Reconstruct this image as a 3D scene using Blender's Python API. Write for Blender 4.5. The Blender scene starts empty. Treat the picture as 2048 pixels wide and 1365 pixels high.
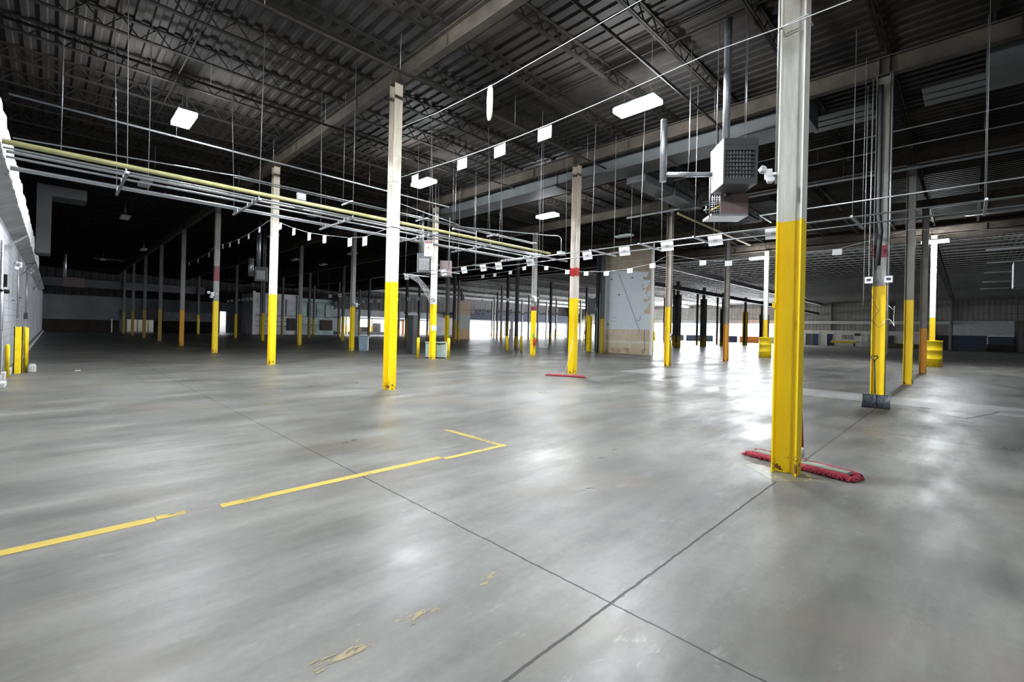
import bpy, math, random
from math import sin, cos, pi, radians
from mathutils import Vector, Matrix
random.seed(7)
SC = bpy.context.scene
COL = SC.collection

# ---------------------------------------------------------------- helpers
def lin(c):
    return tuple(((v/255.0)/12.92 if v/255.0 <= .04045 else ((v/255.0+.055)/1.055)**2.4) for v in c)

class MB:
    """collects simple shapes into one mesh"""
    def __init__(s): s.v=[]; s.f=[]; s.sm=[]
    def add(s, vs, fs, smooth=False):
        b=len(s.v); s.v+= [tuple(v) for v in vs]; s.f+= [tuple(b+i for i in f) for f in fs]; s.sm+=[smooth]*len(fs)
        return s
    def box(s, x0,y0,z0,x1,y1,z1):
        x0,x1=min(x0,x1),max(x0,x1); y0,y1=min(y0,y1),max(y0,y1); z0,z1=min(z0,z1),max(z0,z1)
        v=[(x0,y0,z0),(x1,y0,z0),(x1,y1,z0),(x0,y1,z0),(x0,y0,z1),(x1,y0,z1),(x1,y1,z1),(x0,y1,z1)]
        return s.add(v,[(0,3,2,1),(4,5,6,7),(0,1,5,4),(1,2,6,5),(2,3,7,6),(3,0,4,7)])
    def bar(s, p, q, w, h=None, up=(0,0,1)):
        h=h or w; p=Vector(p); q=Vector(q); d=(q-p).normalized(); up=Vector(up)
        if abs(d.dot(up))>.95: up=Vector((1,0,0))
        a=d.cross(up).normalized()*w/2; b=a.cross(d).normalized()*h/2
        v=[p-a-b,p+a-b,p+a+b,p-a+b,q-a-b,q+a-b,q+a+b,q-a+b]
        return s.add(v,[(0,3,2,1),(4,5,6,7),(0,1,5,4),(1,2,6,5),(2,3,7,6),(3,0,4,7)])
    def tube(s, pts, r, n=8, caps=True):
        pts=[Vector(p) for p in pts]; rs=r if isinstance(r,(list,tuple)) else [r]*len(pts)
        b=len(s.v); m=len(pts); ref=None
        for i,p in enumerate(pts):
            d=(pts[min(i+1,m-1)]-pts[max(i-1,0)]).normalized()
            if ref is None:
                ref=Vector((0,0,1)) if abs(d.z)<.9 else Vector((1,0,0))
            a=(ref-d*ref.dot(d)).normalized(); ref=a; c=d.cross(a)
            for k in range(n):
                t=2*pi*k/n; s.v.append(tuple(p+(a*cos(t)+c*sin(t))*rs[i]))
        for i in range(m-1):
            for k in range(n):
                k2=(k+1)%n
                s.f.append((b+i*n+k,b+i*n+k2,b+(i+1)*n+k2,b+(i+1)*n+k)); s.sm.append(True)
        if caps:
            s.f.append(tuple(b+k for k in reversed(range(n)))); s.sm.append(False)
            s.f.append(tuple(b+(m-1)*n+k for k in range(n))); s.sm.append(False)
        return s
    def lathe(s, prof, n=24, o=(0,0,0)):
        b=len(s.v)
        for r,z in prof:
            for k in range(n):
                t=2*pi*k/n; s.v.append((o[0]+r*cos(t),o[1]+r*sin(t),o[2]+z))
        for i in range(len(prof)-1):
            for k in range(n):
                k2=(k+1)%n; s.f.append((b+i*n+k,b+i*n+k2,b+(i+1)*n+k2,b+(i+1)*n+k)); s.sm.append(True)
        s.f.append(tuple(b+k for k in reversed(range(n)))); s.sm.append(False)
        s.f.append(tuple(b+(len(prof)-1)*n+k for k in range(n))); s.sm.append(False)
        return s
    def prism(s, poly, h0, h1, axis='z'):
        """poly: list of 2d points, extruded along axis"""
        n=len(poly)
        def P(u,v,w): return {'z':(u,v,w),'y':(u,w,v),'x':(w,u,v)}[axis]
        v=[P(u,w,h0) for u,w in poly]+[P(u,w,h1) for u,w in poly]
        f=[tuple(reversed(range(n))),tuple(range(n,2*n))]+[(i,(i+1)%n,n+(i+1)%n,n+i) for i in range(n)]
        return s.add(v,f)
    def build(s, name, mat, parent=None, loc=(0,0,0), rotz=0, bevel=0):
        me=bpy.data.meshes.new(name); me.from_pydata(s.v,[],s.f); me.update()
        me.polygons.foreach_set('use_smooth', s.sm)
        me.materials.append(mat)
        o=bpy.data.objects.new(name,me); COL.objects.link(o)
        o.location=loc; o.rotation_euler=(0,0,rotz)
        if parent: o.parent=parent
        if bevel:
            b=o.modifiers.new('bevel','BEVEL'); b.width=bevel; b.segments=2; b.limit_method='ANGLE'
        return o

def tag(o, label, cat, group=None, kind=None):
    o['label']=label; o['category']=cat
    if cat in ('column','post','bollard','panel','beam','pipe','partition','room'): o['kind']='thing'
    if group: o['group']=group
    if kind: o['kind']=kind
    return o
def thing(name, label, cat, loc=(0,0,0), rotz=0, group=None):
    o=bpy.data.objects.new(name,None); COL.objects.link(o); o.location=loc; o.rotation_euler=(0,0,rotz); o.empty_display_size=.1
    return tag(o,label,cat,group)
def struct(o, label=None):
    o['kind']='structure'
    if label: o['label']=label
    return o
def kids(o): return [c for c in bpy.data.objects if c.parent==o]

# ---------------------------------------------------------------- materials
def mat(name):
    m=bpy.data.materials.new(name); m.use_nodes=True
    nt=m.node_tree; b=nt.nodes['Principled BSDF']; return m,nt,b
class NT:
    def __init__(s,nt): s.nt=nt
    def n(s,t,**kw):
        x=s.nt.nodes.new(t)
        for k,v in kw.items():
            if k in x.inputs.keys() if hasattr(x.inputs,'keys') else False: x.inputs[k].default_value=v
            else: setattr(x,k,v)
        return x
    def l(s,a,b): s.nt.links.new(a,b)
    def m(s,op,a,b=None,c=None,clamp=False):
        x=s.nt.nodes.new('ShaderNodeMath'); x.operation=op; x.use_clamp=clamp
        for i,v in enumerate((a,b,c)):
            if v is None: continue
            if isinstance(v,(int,float)): x.inputs[i].default_value=v
            else: s.l(v,x.inputs[i])
        return x.outputs[0]
    def noise(s,vec,scale,detail=4,rough=.55,sc=None):
        if sc:
            mp=s.nt.nodes.new('ShaderNodeMapping'); mp.inputs['Scale'].default_value=sc; s.l(vec,mp.inputs['Vector']); vec=mp.outputs[0]
        x=s.nt.nodes.new('ShaderNodeTexNoise'); x.inputs['Scale'].default_value=scale; x.inputs['Detail'].default_value=detail
        x.inputs['Roughness'].default_value=rough; s.l(vec,x.inputs['Vector']); return x.outputs['Fac']
    def ramp(s,fac,stops,interp='LINEAR'):
        x=s.nt.nodes.new('ShaderNodeValToRGB'); x.color_ramp.interpolation=interp; e=x.color_ramp.elements
        while len(e)<len(stops): e.new(.5)
        for el,(p,c) in zip(e,stops):
            el.position=p; el.color=(c,c,c,1) if isinstance(c,(int,float)) else tuple(c)+(1,)
        s.l(fac,x.inputs[0]); return x.outputs[0]
    def mix(s,fac,a,b,blend='MIX'):
        x=s.nt.nodes.new('ShaderNodeMix'); x.data_type='RGBA'; x.blend_type=blend
        for i,v in ((0,fac),(6,a),(7,b)):
            if isinstance(v,(int,float)) and i==0: x.inputs[0].default_value=v
            elif isinstance(v,(int,float)): x.inputs[i].default_value=(v,v,v,1)
            elif isinstance(v,tuple): x.inputs[i].default_value=v+(1,)
            else: s.l(v,x.inputs[i])
        return x.outputs[2]
    def obj(s):
        return s.nt.nodes.new('ShaderNodeTexCoord').outputs['Object']
    def xyz(s,vec):
        x=s.nt.nodes.new('ShaderNodeSeparateXYZ'); s.l(vec,x.inputs[0]); return x.outputs
    def bump(s,h,strength,dist=.01,bsdf=None):
        x=s.nt.nodes.new('ShaderNodeBump'); x.inputs['Strength'].default_value=strength; x.inputs['Distance'].default_value=dist
        s.l(h,x.inputs['Height']); s.l(x.outputs[0],bsdf.inputs['Normal'])

def plain(name, c, rough=.6, metal=0, var=.18, scale=6, spec=.5):
    """painted or bare surface with mottled dirt"""
    m,nt,b=mat(name); t=NT(nt); c=tuple(c)
    n=t.noise(t.obj(),scale,5)
    f=t.ramp(n,[(.3,1-var),(.7,1+var*.4)])
    t.l(t.mix(1.0,c,f,'MULTIPLY'),b.inputs['Base Color'])
    b.inputs['Roughness'].default_value=rough; b.inputs['Metallic'].default_value=metal; b.inputs['Specular IOR Level'].default_value=spec
    return m

M={}
M['galv']=plain('galvanized steel',(.50,.52,.54),.38,.75,.2,14)
M['conduit']=plain('steel conduit',(.42,.43,.44),.34,.7,.15,10)
M['pipe_yellow']=plain('pale yellow gas pipe',(.50,.48,.22),.5,0,.25,5)
M['rod']=plain('dull steel rod',(.24,.245,.25),.5,.4,.2,9)
M['cable']=plain('white cord',(.75,.76,.76),.7,0,.1)
M['girder']=plain('dusty brown girder steel',lin((64,58,51)),.75,0,.45,2.2,.2)
M['joist']=plain('dark joist steel',lin((37,34,31)),.85,0,.35,3,.1)
M['joist_b']=plain('grey joist steel',lin((160,160,158)),.6,0,.35,1,.3)
M['paper']=plain('white paper',(.82,.83,.84),.7,0,.03)
M['white_plastic']=plain('white plastic',(.75,.76,.78),.4,0,.05)
M['yellow']=plain('yellow safety paint',(.88,.64,.004),.45,0,.25,4)
M['dark']=plain('dark steel',(.03,.03,.033),.6,0,.3)
M['duct']=plain('grey sheet duct',(.065,.07,.073),.6,.1,.3,1.2)
M['brown']=plain('brown painted sheet steel',lin((118,100,100)),.5,0,.12,4)
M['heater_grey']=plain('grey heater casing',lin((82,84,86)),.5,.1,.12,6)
M['heater_lit_side']=plain('heater side in lamplit tone',(.72,.73,.75),.45,0,.06,5)  # side pale, casing darker: lamp light and shade put into heater colours
M['drywall']=plain('grey drywall canopy',lin((150,152,154)),.85,0,.3,1.4)
M['insul']=plain('white insulation facing',(.75,.78,.80),.6,0,.2,3)
M['black']=plain('black plastic',(.012,.012,.013),.45,0,.1)
M['shovel']=plain('dark grey shovel plastic',lin((72,78,86)),.45,0,.25,12)
M['red']=plain('red paint',lin((190,40,40)),.5,0,.15)
M['wood_red']=plain('red stained handle',lin((150,52,36)),.5,0,.2,30)
M['wood_pale']=plain('pale wooden handle',lin((225,205,175)),.5,0,.15,30)
M['mopback']=plain('green grey canvas',lin((128,142,126)),.9,0,.2,20)
M['fence']=plain('concrete block',(.42,.42,.40),.9,0,.3,6)
M['greenbox']=plain('grey green cabinet paint',lin((150,168,160)),.5,0,.12,4)
M['navy']=plain('dark blue door paint',lin((36,38,78)),.5,0,.2)
M['bin']=plain('grey plastic bin',lin((120,140,150)),.5,0,.1)
M['blue']=plain('blue grey panel',lin((52,72,95)),.5,0,.3,2)
M['orange']=plain('orange panel',lin((220,130,50)),.6,0,.2,2)
M['whitewall']=plain('white painted wall',(.78,.78,.75),.8,0,.14,.8)
M['coldbox']=plain('weathered white insulated panel',(.62,.64,.68),.6,0,.35,1.2)
M['coldbox2']=plain('greenish insulated panel',(.40,.50,.50),.6,0,.5,1.0)
M['farwall']=plain('dark far wall',(.12,.125,.14),.85,0,.3,.7)
M['farmid']=plain('dull lower far wall',(.30,.32,.34),.85,0,.3,.5)
M['navywall']=plain('dark blue grey fascia',(.022,.025,.042),.85,0,.2,.5)
M['brownwall']=plain('brown lower wall panel',(.05,.042,.035),.8,0,.4,.8)
M['deckout']=plain('outside concrete apron',(.5,.5,.5),.9,0,.1)
M['white_bright']=plain('clean white wall',(.8,.8,.8),.8,0,.05)

def emis(name,c,st):
    m,nt,b=mat(name); nt.nodes.remove(b); e=nt.nodes.new('ShaderNodeEmission'); e.inputs[0].default_value=tuple(c)+(1,); e.inputs[1].default_value=st
    nt.links.new(e.outputs[0],nt.nodes['Material Output'].inputs[0]); return m
LAMP=600
M['lamp']=emis('lit led panel',(.92,.965,1.0),LAMP)
M['lamp_added']=emis('added fill led panel',(.92,.965,1.0),LAMP*.62)
M['lamp_strong']=emis('brightest led panel',(.92,.965,1.0),LAMP*1.15)
M['redled']=emis('red indicator',(1,.1,.08),3)
M['unlit']=plain('unlit lamp diffuser',(.6,.62,.64),.4,0,.05)

def dirty_sheet(name,c,ribs_axis,period,rough=.7,var=.3):
    """metal siding with vertical ribs (bump) and stains"""
    m,nt,b=mat(name); t=NT(nt); v=t.obj(); X=t.xyz(v)
    w=t.m('PINGPONG',X[ribs_axis],period/2)
    h=t.ramp(t.m('DIVIDE',w,period/2),[(.3,0.),(.45,1.)])
    st=t.noise(v,1.0,5,.6,sc=(1.2,1.2,.35))
    f=t.ramp(st,[(.3,1-var),(.7,1.1)])
    col=t.mix(1.0,tuple(c),f,'MULTIPLY')
    col=t.mix(1.0,col,t.mix(h,.80,1.0),'MULTIPLY')
    t.l(col,b.inputs['Base Color']); b.inputs['Roughness'].default_value=rough
    t.bump(h,.6,.03,b); return m
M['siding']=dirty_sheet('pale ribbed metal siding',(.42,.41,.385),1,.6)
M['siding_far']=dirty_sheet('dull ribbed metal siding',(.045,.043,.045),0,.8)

def cmu():
    m,nt,b=mat('white painted block wall'); t=NT(nt); v=t.obj(); X=t.xyz(v)
    cb=nt.nodes.new('ShaderNodeCombineXYZ'); t.l(X[1],cb.inputs[0]); t.l(X[2],cb.inputs[1])
    br=nt.nodes.new('ShaderNodeTexBrick'); t.l(cb.outputs[0],br.inputs['Vector'])
    br.inputs['Scale'].default_value=1; br.inputs['Brick Width'].default_value=.406; br.inputs['Row Height'].default_value=.203
    br.inputs['Mortar Size'].default_value=.008; br.inputs['Color1'].default_value=(1,1,1,1); br.inputs['Color2'].default_value=(.88,.88,.88,1); br.inputs['Mortar'].default_value=(.5,.5,.5,1)
    st=t.noise(v,.9,6,.6,sc=(1,1,.5))
    f=t.ramp(st,[(.3,.55),(.65,1.05)])
    c=t.mix(1.0,(.44,.455,.49),f,'MULTIPLY'); c=t.mix(1.0,c,br.outputs['Color'],'MULTIPLY')
    t.l(c,b.inputs['Base Color']); b.inputs['Roughness'].default_value=.75
    t.bump(br.outputs['Fac'],-.4,.01,b); return m
M['cmu']=cmu()

def deck_mat():
    m,nt,b=mat('dark corrugated roof deck'); t=NT(nt); v=t.obj()
    f=t.ramp(t.noise(v,.7,6,.65),[(.3,.55),(.7,1.25)])
    r=t.noise(v,.35,3,.5)
    c=t.mix(t.ramp(r,[(.45,0.),(.7,.5)]),(.024,.022,.021),(.042,.033,.026))
    t.l(t.mix(1.0,c,f,'MULTIPLY'),b.inputs['Base Color']); b.inputs['Roughness'].default_value=.7; b.inputs['Specular IOR Level'].default_value=.08; return m
M['deck']=deck_mat()

def floor_mat():
    m,nt,b=mat('worn sealed concrete floor'); t=NT(nt); v=t.obj(); X=t.xyz(v)
    big=t.noise(v,.22,5,.6); med=t.noise(v,1.1,6,.62,sc=(.5,1.3,1)); fine=t.noise(v,16,4,.7)
    strk=t.noise(v,1.0,5,.6,sc=(.35,3.2,1))
    c=t.mix(t.ramp(big,[(.35,0.),(.65,1.)]),(.092,.090,.083),(.158,.155,.144))
    c=t.mix(1.0,c,t.ramp(med,[(.30,.62),(.60,1.14)]),'MULTIPLY')
    c=t.mix(1.0,c,t.ramp(strk,[(.32,.76),(.66,1.12)]),'MULTIPLY')
    c=t.mix(1.0,c,t.ramp(fine,[(.3,.9),(.7,1.08)]),'MULTIPLY')
    # warm stained areas
    wn=t.noise(v,.55,4,.6)
    c=t.mix(t.ramp(wn,[(.52,0.),(.66,.6)]),c,(.105,.088,.07))
    # scrubbed pale scuffs
    sn=t.noise(v,2.6,7,.75,sc=(.6,1.5,1)); c=t.mix(t.ramp(sn,[(.60,0.),(.72,.35)]),c,(.30,.30,.295))
    def box(x0,x1,y0,y1):
        a=t.m('MULTIPLY',t.m('GREATER_THAN',X[0],x0),t.m('LESS_THAN',X[0],x1))
        return t.m('MULTIPLY',a,t.m('MULTIPLY',t.m('GREATER_THAN',X[1],y0),t.m('LESS_THAN',X[1],y1)))
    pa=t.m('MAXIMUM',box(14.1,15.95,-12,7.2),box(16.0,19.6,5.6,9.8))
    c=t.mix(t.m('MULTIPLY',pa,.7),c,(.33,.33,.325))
    # joints
    wob=t.m('MULTIPLY',t.m('SUBTRACT',t.noise(v,5,4,.7),.5),.03)
    def per(ax,o,p):
        q=t.m('ADD',t.m('SUBTRACT',X[ax],o-p*50.5),wob); return t.m('ABSOLUTE',t.m('SUBTRACT',t.m('MODULO',q,p),p/2))
    j=t.m('MAXIMUM',t.m('LESS_THAN',per(0,2.28,7.42),.007),t.m('LESS_THAN',per(1,1.42,8.7),.009))
    jf=t.m('MAXIMUM',t.m('LESS_THAN',per(0,5.95,7.42),.004),t.m('LESS_THAN',per(1,5.77,8.7),.004))
    dx=per(0,5.91,7.42); dy=per(1,1.44,8.7); dd=t.m('ADD',dx,dy)
    edge=t.m('LESS_THAN',t.m('ABSOLUTE',t.m('SUBTRACT',dd,.46)),.007); inside=t.m('LESS_THAN',dd,.46)
    j=t.m('MULTIPLY',j,t.m('SUBTRACT',1,inside)); jf=t.m('MULTIPLY',jf,t.m('SUBTRACT',1,inside))
    j=t.m('MAXIMUM',j,t.m('MULTIPLY',edge,.7))
    c=t.mix(t.m('MULTIPLY',inside,.5),c,(.16,.155,.125))
    ys=t.m('MULTIPLY',inside,t.ramp(t.noise(v,7,5,.6),[(.60,0.),(.66,.8)]))
    c=t.mix(ys,c,(.55,.42,.06))
    c=t.mix(t.m('MULTIPLY',jf,.45),c,(.06,.06,.055)); c=t.mix(t.m('MULTIPLY',j,.85),c,(.03,.03,.03))
    # small dark pits and white paint drips
    vo=nt.nodes.new('ShaderNodeTexVoronoi'); vo.inputs['Scale'].default_value=2.2; t.l(v,vo.inputs['Vector'])
    vo2=nt.nodes.new('ShaderNodeTexVoronoi'); vo2.inputs['Scale'].default_value=1.1; t.l(v,vo2.inputs['Vector'])
    c=t.mix(t.m('LESS_THAN',vo.outputs['Distance'],.018),c,(.05,.05,.05)); c=t.mix(t.m('LESS_THAN',vo2.outputs['Distance'],.010),c,(.8,.8,.8))
    t.l(c,b.inputs['Base Color'])
    rn=t.noise(v,.8,6,.7,sc=(.6,1.4,1)); r=t.m('ADD',t.ramp(rn,[(.32,.27),(.66,.56)]),t.m('MULTIPLY',j,.3))
    t.l(r,b.inputs['Roughness']); b.inputs['Specular IOR Level'].default_value=.26
    h=t.m('SUBTRACT',t.m('MULTIPLY',fine,.15),j); t.bump(h,.25,.004,b)
    return m
M['floor']=floor_mat()

_cm={}
def colmat(yh=2.75, up='white', red=None, low='yellow'):
    k=(yh,up,red,low)
    if k in _cm: return _cm[k]
    m,nt,b=mat('column paint'); t=NT(nt); v=t.obj(); X=t.xyz(v)
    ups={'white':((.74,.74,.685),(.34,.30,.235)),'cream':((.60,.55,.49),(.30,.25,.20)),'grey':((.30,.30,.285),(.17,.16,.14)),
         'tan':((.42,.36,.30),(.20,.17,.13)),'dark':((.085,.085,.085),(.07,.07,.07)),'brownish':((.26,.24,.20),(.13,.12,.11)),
         'shade':((.17,.17,.165),(.10,.10,.10))}[up]  # shade and dark: dimness and backlight put into the far columns' tone
    stn=t.noise(v,3.0,6,.65,sc=(3,3,.35)); z=X[2]
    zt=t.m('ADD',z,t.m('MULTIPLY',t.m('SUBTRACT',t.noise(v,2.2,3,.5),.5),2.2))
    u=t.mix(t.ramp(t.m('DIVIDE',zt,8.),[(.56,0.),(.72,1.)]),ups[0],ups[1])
    u=t.mix(1.0,u,t.ramp(stn,[(.25,.58),(.62,1.08)]),'MULTIPLY')
    yel={'yellow':(.90,.66,.003),'orange':(.72,.33,.008),'mixed':(.78,.38,.010),'dull':(.42,.29,.03)}[low]
    y=t.mix(t.ramp(t.noise(v,2.4,4,.6,sc=(2,2,.6)),[(.35,0.),(.7,1.)]),yel,tuple(q*w for q,w in zip(yel,(.92,.84,1))))
    # chips showing rust and grey primer, mostly near the floor
    ch=t.noise(v,13,6,.7); lowf=t.ramp(z,[(.0,.16),(.22,.10),(.45,.0)])
    chips=t.m('GREATER_THAN',t.m('ADD',ch,lowf),.69)
    y=t.mix(chips,y,(.13,.055,.025))
    zy=t.m('ADD',z,t.m('MULTIPLY',t.m('SUBTRACT',t.noise(v,4,2,.5),.5),.03))
    c=t.mix(t.m('LESS_THAN',zy,yh),u,y)
    if red:
        rr=t.m('MULTIPLY',t.m('GREATER_THAN',z,red[0]),t.m('LESS_THAN',z,red[1])); c=t.mix(rr,c,(.42,.035,.03) if up!='grey' else (.20,.035,.05))
    t.l(c,b.inputs['Base Color']); b.inputs['Roughness'].default_value=.5
    _cm[k]=m; return m

def worn_line_mat(th,colr=(.36,.265,.035)):
    m,nt,b=mat('worn yellow floor paint'); t=NT(nt); v=t.obj()
    b.inputs['Base Color'].default_value=tuple(colr)+(1,); b.inputs['Roughness'].default_value=.6
    n=t.noise(v,9,7,.75,sc=(.6,1.6,1)); g=t.noise(v,1.3,2,.5)
    a=t.m('GREATER_THAN',t.m('ADD',t.m('MULTIPLY',n,.8),t.m('MULTIPLY',g,.4)),th)
    t.l(a,b.inputs['Alpha']); return m

def printed_mat():
    m,nt,b=mat('printed white label'); t=NT(nt); X=t.xyz(t.obj())
    bx=t.m('MULTIPLY',t.m('LESS_THAN',t.m('ABSOLUTE',X[1]),.05),t.m('LESS_THAN',t.m('ABSOLUTE',t.m('ADD',X[2],.135)),.022))
    bx2=t.m('MULTIPLY',t.m('LESS_THAN',t.m('ABSOLUTE',X[1]),.035),t.m('LESS_THAN',t.m('ABSOLUTE',t.m('ADD',X[2],.085)),.006))
    bars=t.m('GREATER_THAN',t.m('MODULO',t.m('ADD',X[1],5),.02),.008)
    f=t.m('MAXIMUM',t.m('MULTIPLY',bx,bars),t.m('MULTIPLY',bx2,.5))
    t.l(t.mix(f,(.80,.81,.82),(.05,.05,.05)),b.inputs['Base Color']); b.inputs['Roughness'].default_value=.7; return m
M['printed']=printed_mat()

# ---------------------------------------------------------------- camera (eye 1.55 m, 16 mm lens)
yaw,pitch,roll=0.7871254,0.0025114,0.0239604
f=Vector((sin(yaw),cos(yaw),0)); r=Vector((cos(yaw),-sin(yaw),0)); u=Vector((0,0,1))
f2=f*cos(pitch)+u*sin(pitch); u2=u*cos(pitch)-f*sin(pitch)
r3=r*cos(roll)+u2*sin(roll); u3=u2*cos(roll)-r*sin(roll)
cam=bpy.data.cameras.new('camera'); co=bpy.data.objects.new('camera',cam); COL.objects.link(co)
co.matrix_world=Matrix(((r3.x,u3.x,-f2.x,0),(r3.y,u3.y,-f2.y,0),(r3.z,u3.z,-f2.z,1.55),(0,0,0,1)))
cam.sensor_width=36; cam.lens=36*914.51/2048; cam.shift_y=-24.84/2048; cam.clip_start=.05; cam.clip_end=400
SC.camera=co

# ---------------------------------------------------------------- constants
X0,DX,Y0,DY=5.91,7.42,1.44,8.70
cx=lambda i:X0+DX*i
cy=lambda j:Y0+DY*j
XL,XR,YB,YF=-.95,103.,-6.5,80.
XS=36.9   # where the second roof begins
ZG0,ZG1,ZJ=7.56,7.98,8.02

# ---------------------------------------------------------------- setting
fl=MB().box(-4,YB-.5,-.3,XR+.4,96,0).build('floor',M['floor']); struct(fl,'worn grey sealed concrete floor with joints')
MB().box(XR+.4,-20,-.35,150,120,-.04).build('floor',M['deckout'])['kind']='structure'

# left wall
w=MB().box(XL-.3,YB,0,XL,YF,4.75).build('wall_left',M['cmu']); struct(w,'white painted block wall on the left')
MB().box(XL-1.2,YB,4.7,XL-.9,YF,8.9).build('wall_left',M['farwall'])['kind']='structure'
MB().box(XL-.95,YB,4.62,XL-.25,YF,4.75).build('trim_1',M['drywall'])['kind']='structure'
MB().box(XL,YB,0,XL+.10,17.3,.16).box(XL,23.2,0,XL+.16,YF,.20).build('baseboard_left',M['fence'])['kind']='structure'
# back wall (right edge of the view)
MB().box(-4,YB-.4,0,XR+.4,YB,8.9).build('wall_back',M['farwall'])['kind']='structure'

# far wall at y = 80 with openings
def wall_y(name,y0,y1,x0,x1,z0,z1,openings,m):
    b=MB(); xs=x0
    for (a,c,zb,zt) in sorted(openings):
        b.box(xs,y0,z0,a,y1,z1)
        if zt<z1: b.box(a,y0,zt,c,y1,z1)
        if zb>z0: b.box(a,y0,z0,c,y1,zb)
        xs=c
    b.box(xs,y0,z0,x1,y1,z1)
    return b.build(name,m)
wf=wall_y('wall_far',YF,YF+.3,-4,XR+.4,0,4.6,[(7.0,9.85,.0,2.86),(17.75,18.6,0,3.3),(36.6,39.2,0,3.2),(40.2,45.6,0,3.35),(46.2,55.8,0,3.35),(64.2,77.5,0,3.45),(78.2,101.5,0,3.45)],M['farmid'])
struct(wf,'dark far wall with bright doorways')
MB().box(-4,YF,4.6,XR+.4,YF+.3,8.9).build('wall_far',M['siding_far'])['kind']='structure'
MB().box(-.9,YF-.12,0,6.2,YF-.01,1.55).box(10.6,YF-.12,0,17.2,YF-.01,1.6).build('trim_2',M['brownwall'])['kind']='structure'
# bulkheads across the far bays
MB().box(XL,YF-9,5.2,14,YF-8.8,6.1).build('trim_3',M['farwall'])['kind']='structure'
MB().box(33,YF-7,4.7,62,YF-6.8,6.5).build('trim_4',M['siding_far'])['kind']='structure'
MB().box(62,YF-3,3.6,XR,YF-2.8,5.6).build('trim_5',M['navywall'])['kind']='structure'
# rooms behind the far wall
MB().box(6,YF+6,0,20,YF+6.2,4).box(35.5,YF+12,0,57.5,YF+12.2,4.6).box(5.9,YF+.3,0,6.1,YF+6.2,4).box(19.9,YF+.3,0,20.1,YF+6.2,4)\
  .box(35.4,YF+.3,0,35.6,YF+12.2,4.6).box(57.3,YF+.3,0,57.5,YF+12.2,4.6).build('wall_annex',M['white_bright'])['kind']='structure'
MB().box(5.8,YF+.3,4,20.2,YF+6.3,4.2).box(35.3,YF+.3,4.6,57.6,YF+12.3,4.8).build('ceiling',M['white_bright'])['kind']='structure'

# right wall at x = 103 : siding above, openings to daylight, office block
def wall_x(name,x0,x1,y0,y1,z0,z1,openings,m):
    b=MB(); ys=y0
    for (a,c,zb,zt) in sorted(openings):
        b.box(x0,ys,z0,x1,a,z1)
        if zt<z1: b.box(x0,a,zt,x1,c,z1)
        ys=c
    b.box(x0,ys,z0,x1,y1,z1); return b.build(name,m)
wr=wall_x('wall_right',XR,XR+.3,YB,YF,0,8.9,[(26.6,37.0,0,4.0),(38.2,49.4,0,4.0),(50.4,60.5,0,4.0),(62.0,77.5,0,3.45)],M['siding'])
struct(wr,'pale ribbed metal siding of the far right wall')
b=MB()
for z in (7.2,5.75,4.75): b.box(XR-.2,YB,z,XR-.0,YF,z+.10)
b.build('trim_6',M['joist_b'])['kind']='structure'
b=MB().box(XR-1.1,2.0,4.05,XR-.01,26,4.6); b.build('trim_7',M['whitewall'])['kind']='structure'
b=MB()
for y in (18.3,9.8,2.0,26.2): b.box(XR-.35,y-.18,0,XR-.0,y+.18,8.3)
b.build('trim_8',M['siding'])['kind']='structure'
b=MB().box(XR-.5,4.6,0,XR-.02,26.2,2.85); b.build('wall_office',M['whitewall'])['kind']='structure'
def door(n,y0,y1,zt,m,label=None,handle=True):
    d=MB().box(XR-.58,y0,0.01,XR-.5,y1,zt).build('door_%d'%n,m,bevel=.01); d['kind']='structure'
    if label: d['label']=label
    fr=MB().box(XR-.62,y0-.07,0,XR-.5,y0,zt+.07).box(XR-.62,y1,0,XR-.5,y1+.07,zt+.07).box(XR-.62,y0,zt,XR-.5,y1,zt+.07).build('door_frame',M['whitewall'],d)
    if handle: MB().box(XR-.66,y0+.08,1.0,XR-.58,y0+.2,1.06).build('door_handle',M['galv'],d)
    return d
door(1,21.0,22.1,2.17,M['farwall']); door(2,20.0,20.95,2.17,M['blue']); door(3,17.75,18.65,2.2,M['navy'],'dark blue door in white office wall')
door(4,8.9,9.9,2.1,M['duct'],'grey door in white office wall'); door(5,12.6,13.4,2.15,M['whitewall'])
w=MB().box(XR-.56,6.9,1.15,XR-.49,7.8,1.95).build('window_1',M['dark']); w['kind']='structure'
# blue clad bay at the far right
MB().box(XR-.12,-5.2,0,XR-.02,1.7,2.35).build('trim_9',M['blue'])['kind']='structure'
MB().box(XR-.12,1.7,0,XR-.02,4.5,2.3).build('trim_10',M['dark'])['kind']='structure'
MB().box(XR-.5,-5.0,2.35,XR-.02,1.7,4.7).build('trim_11',M['insul'])['kind']='structure'

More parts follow.
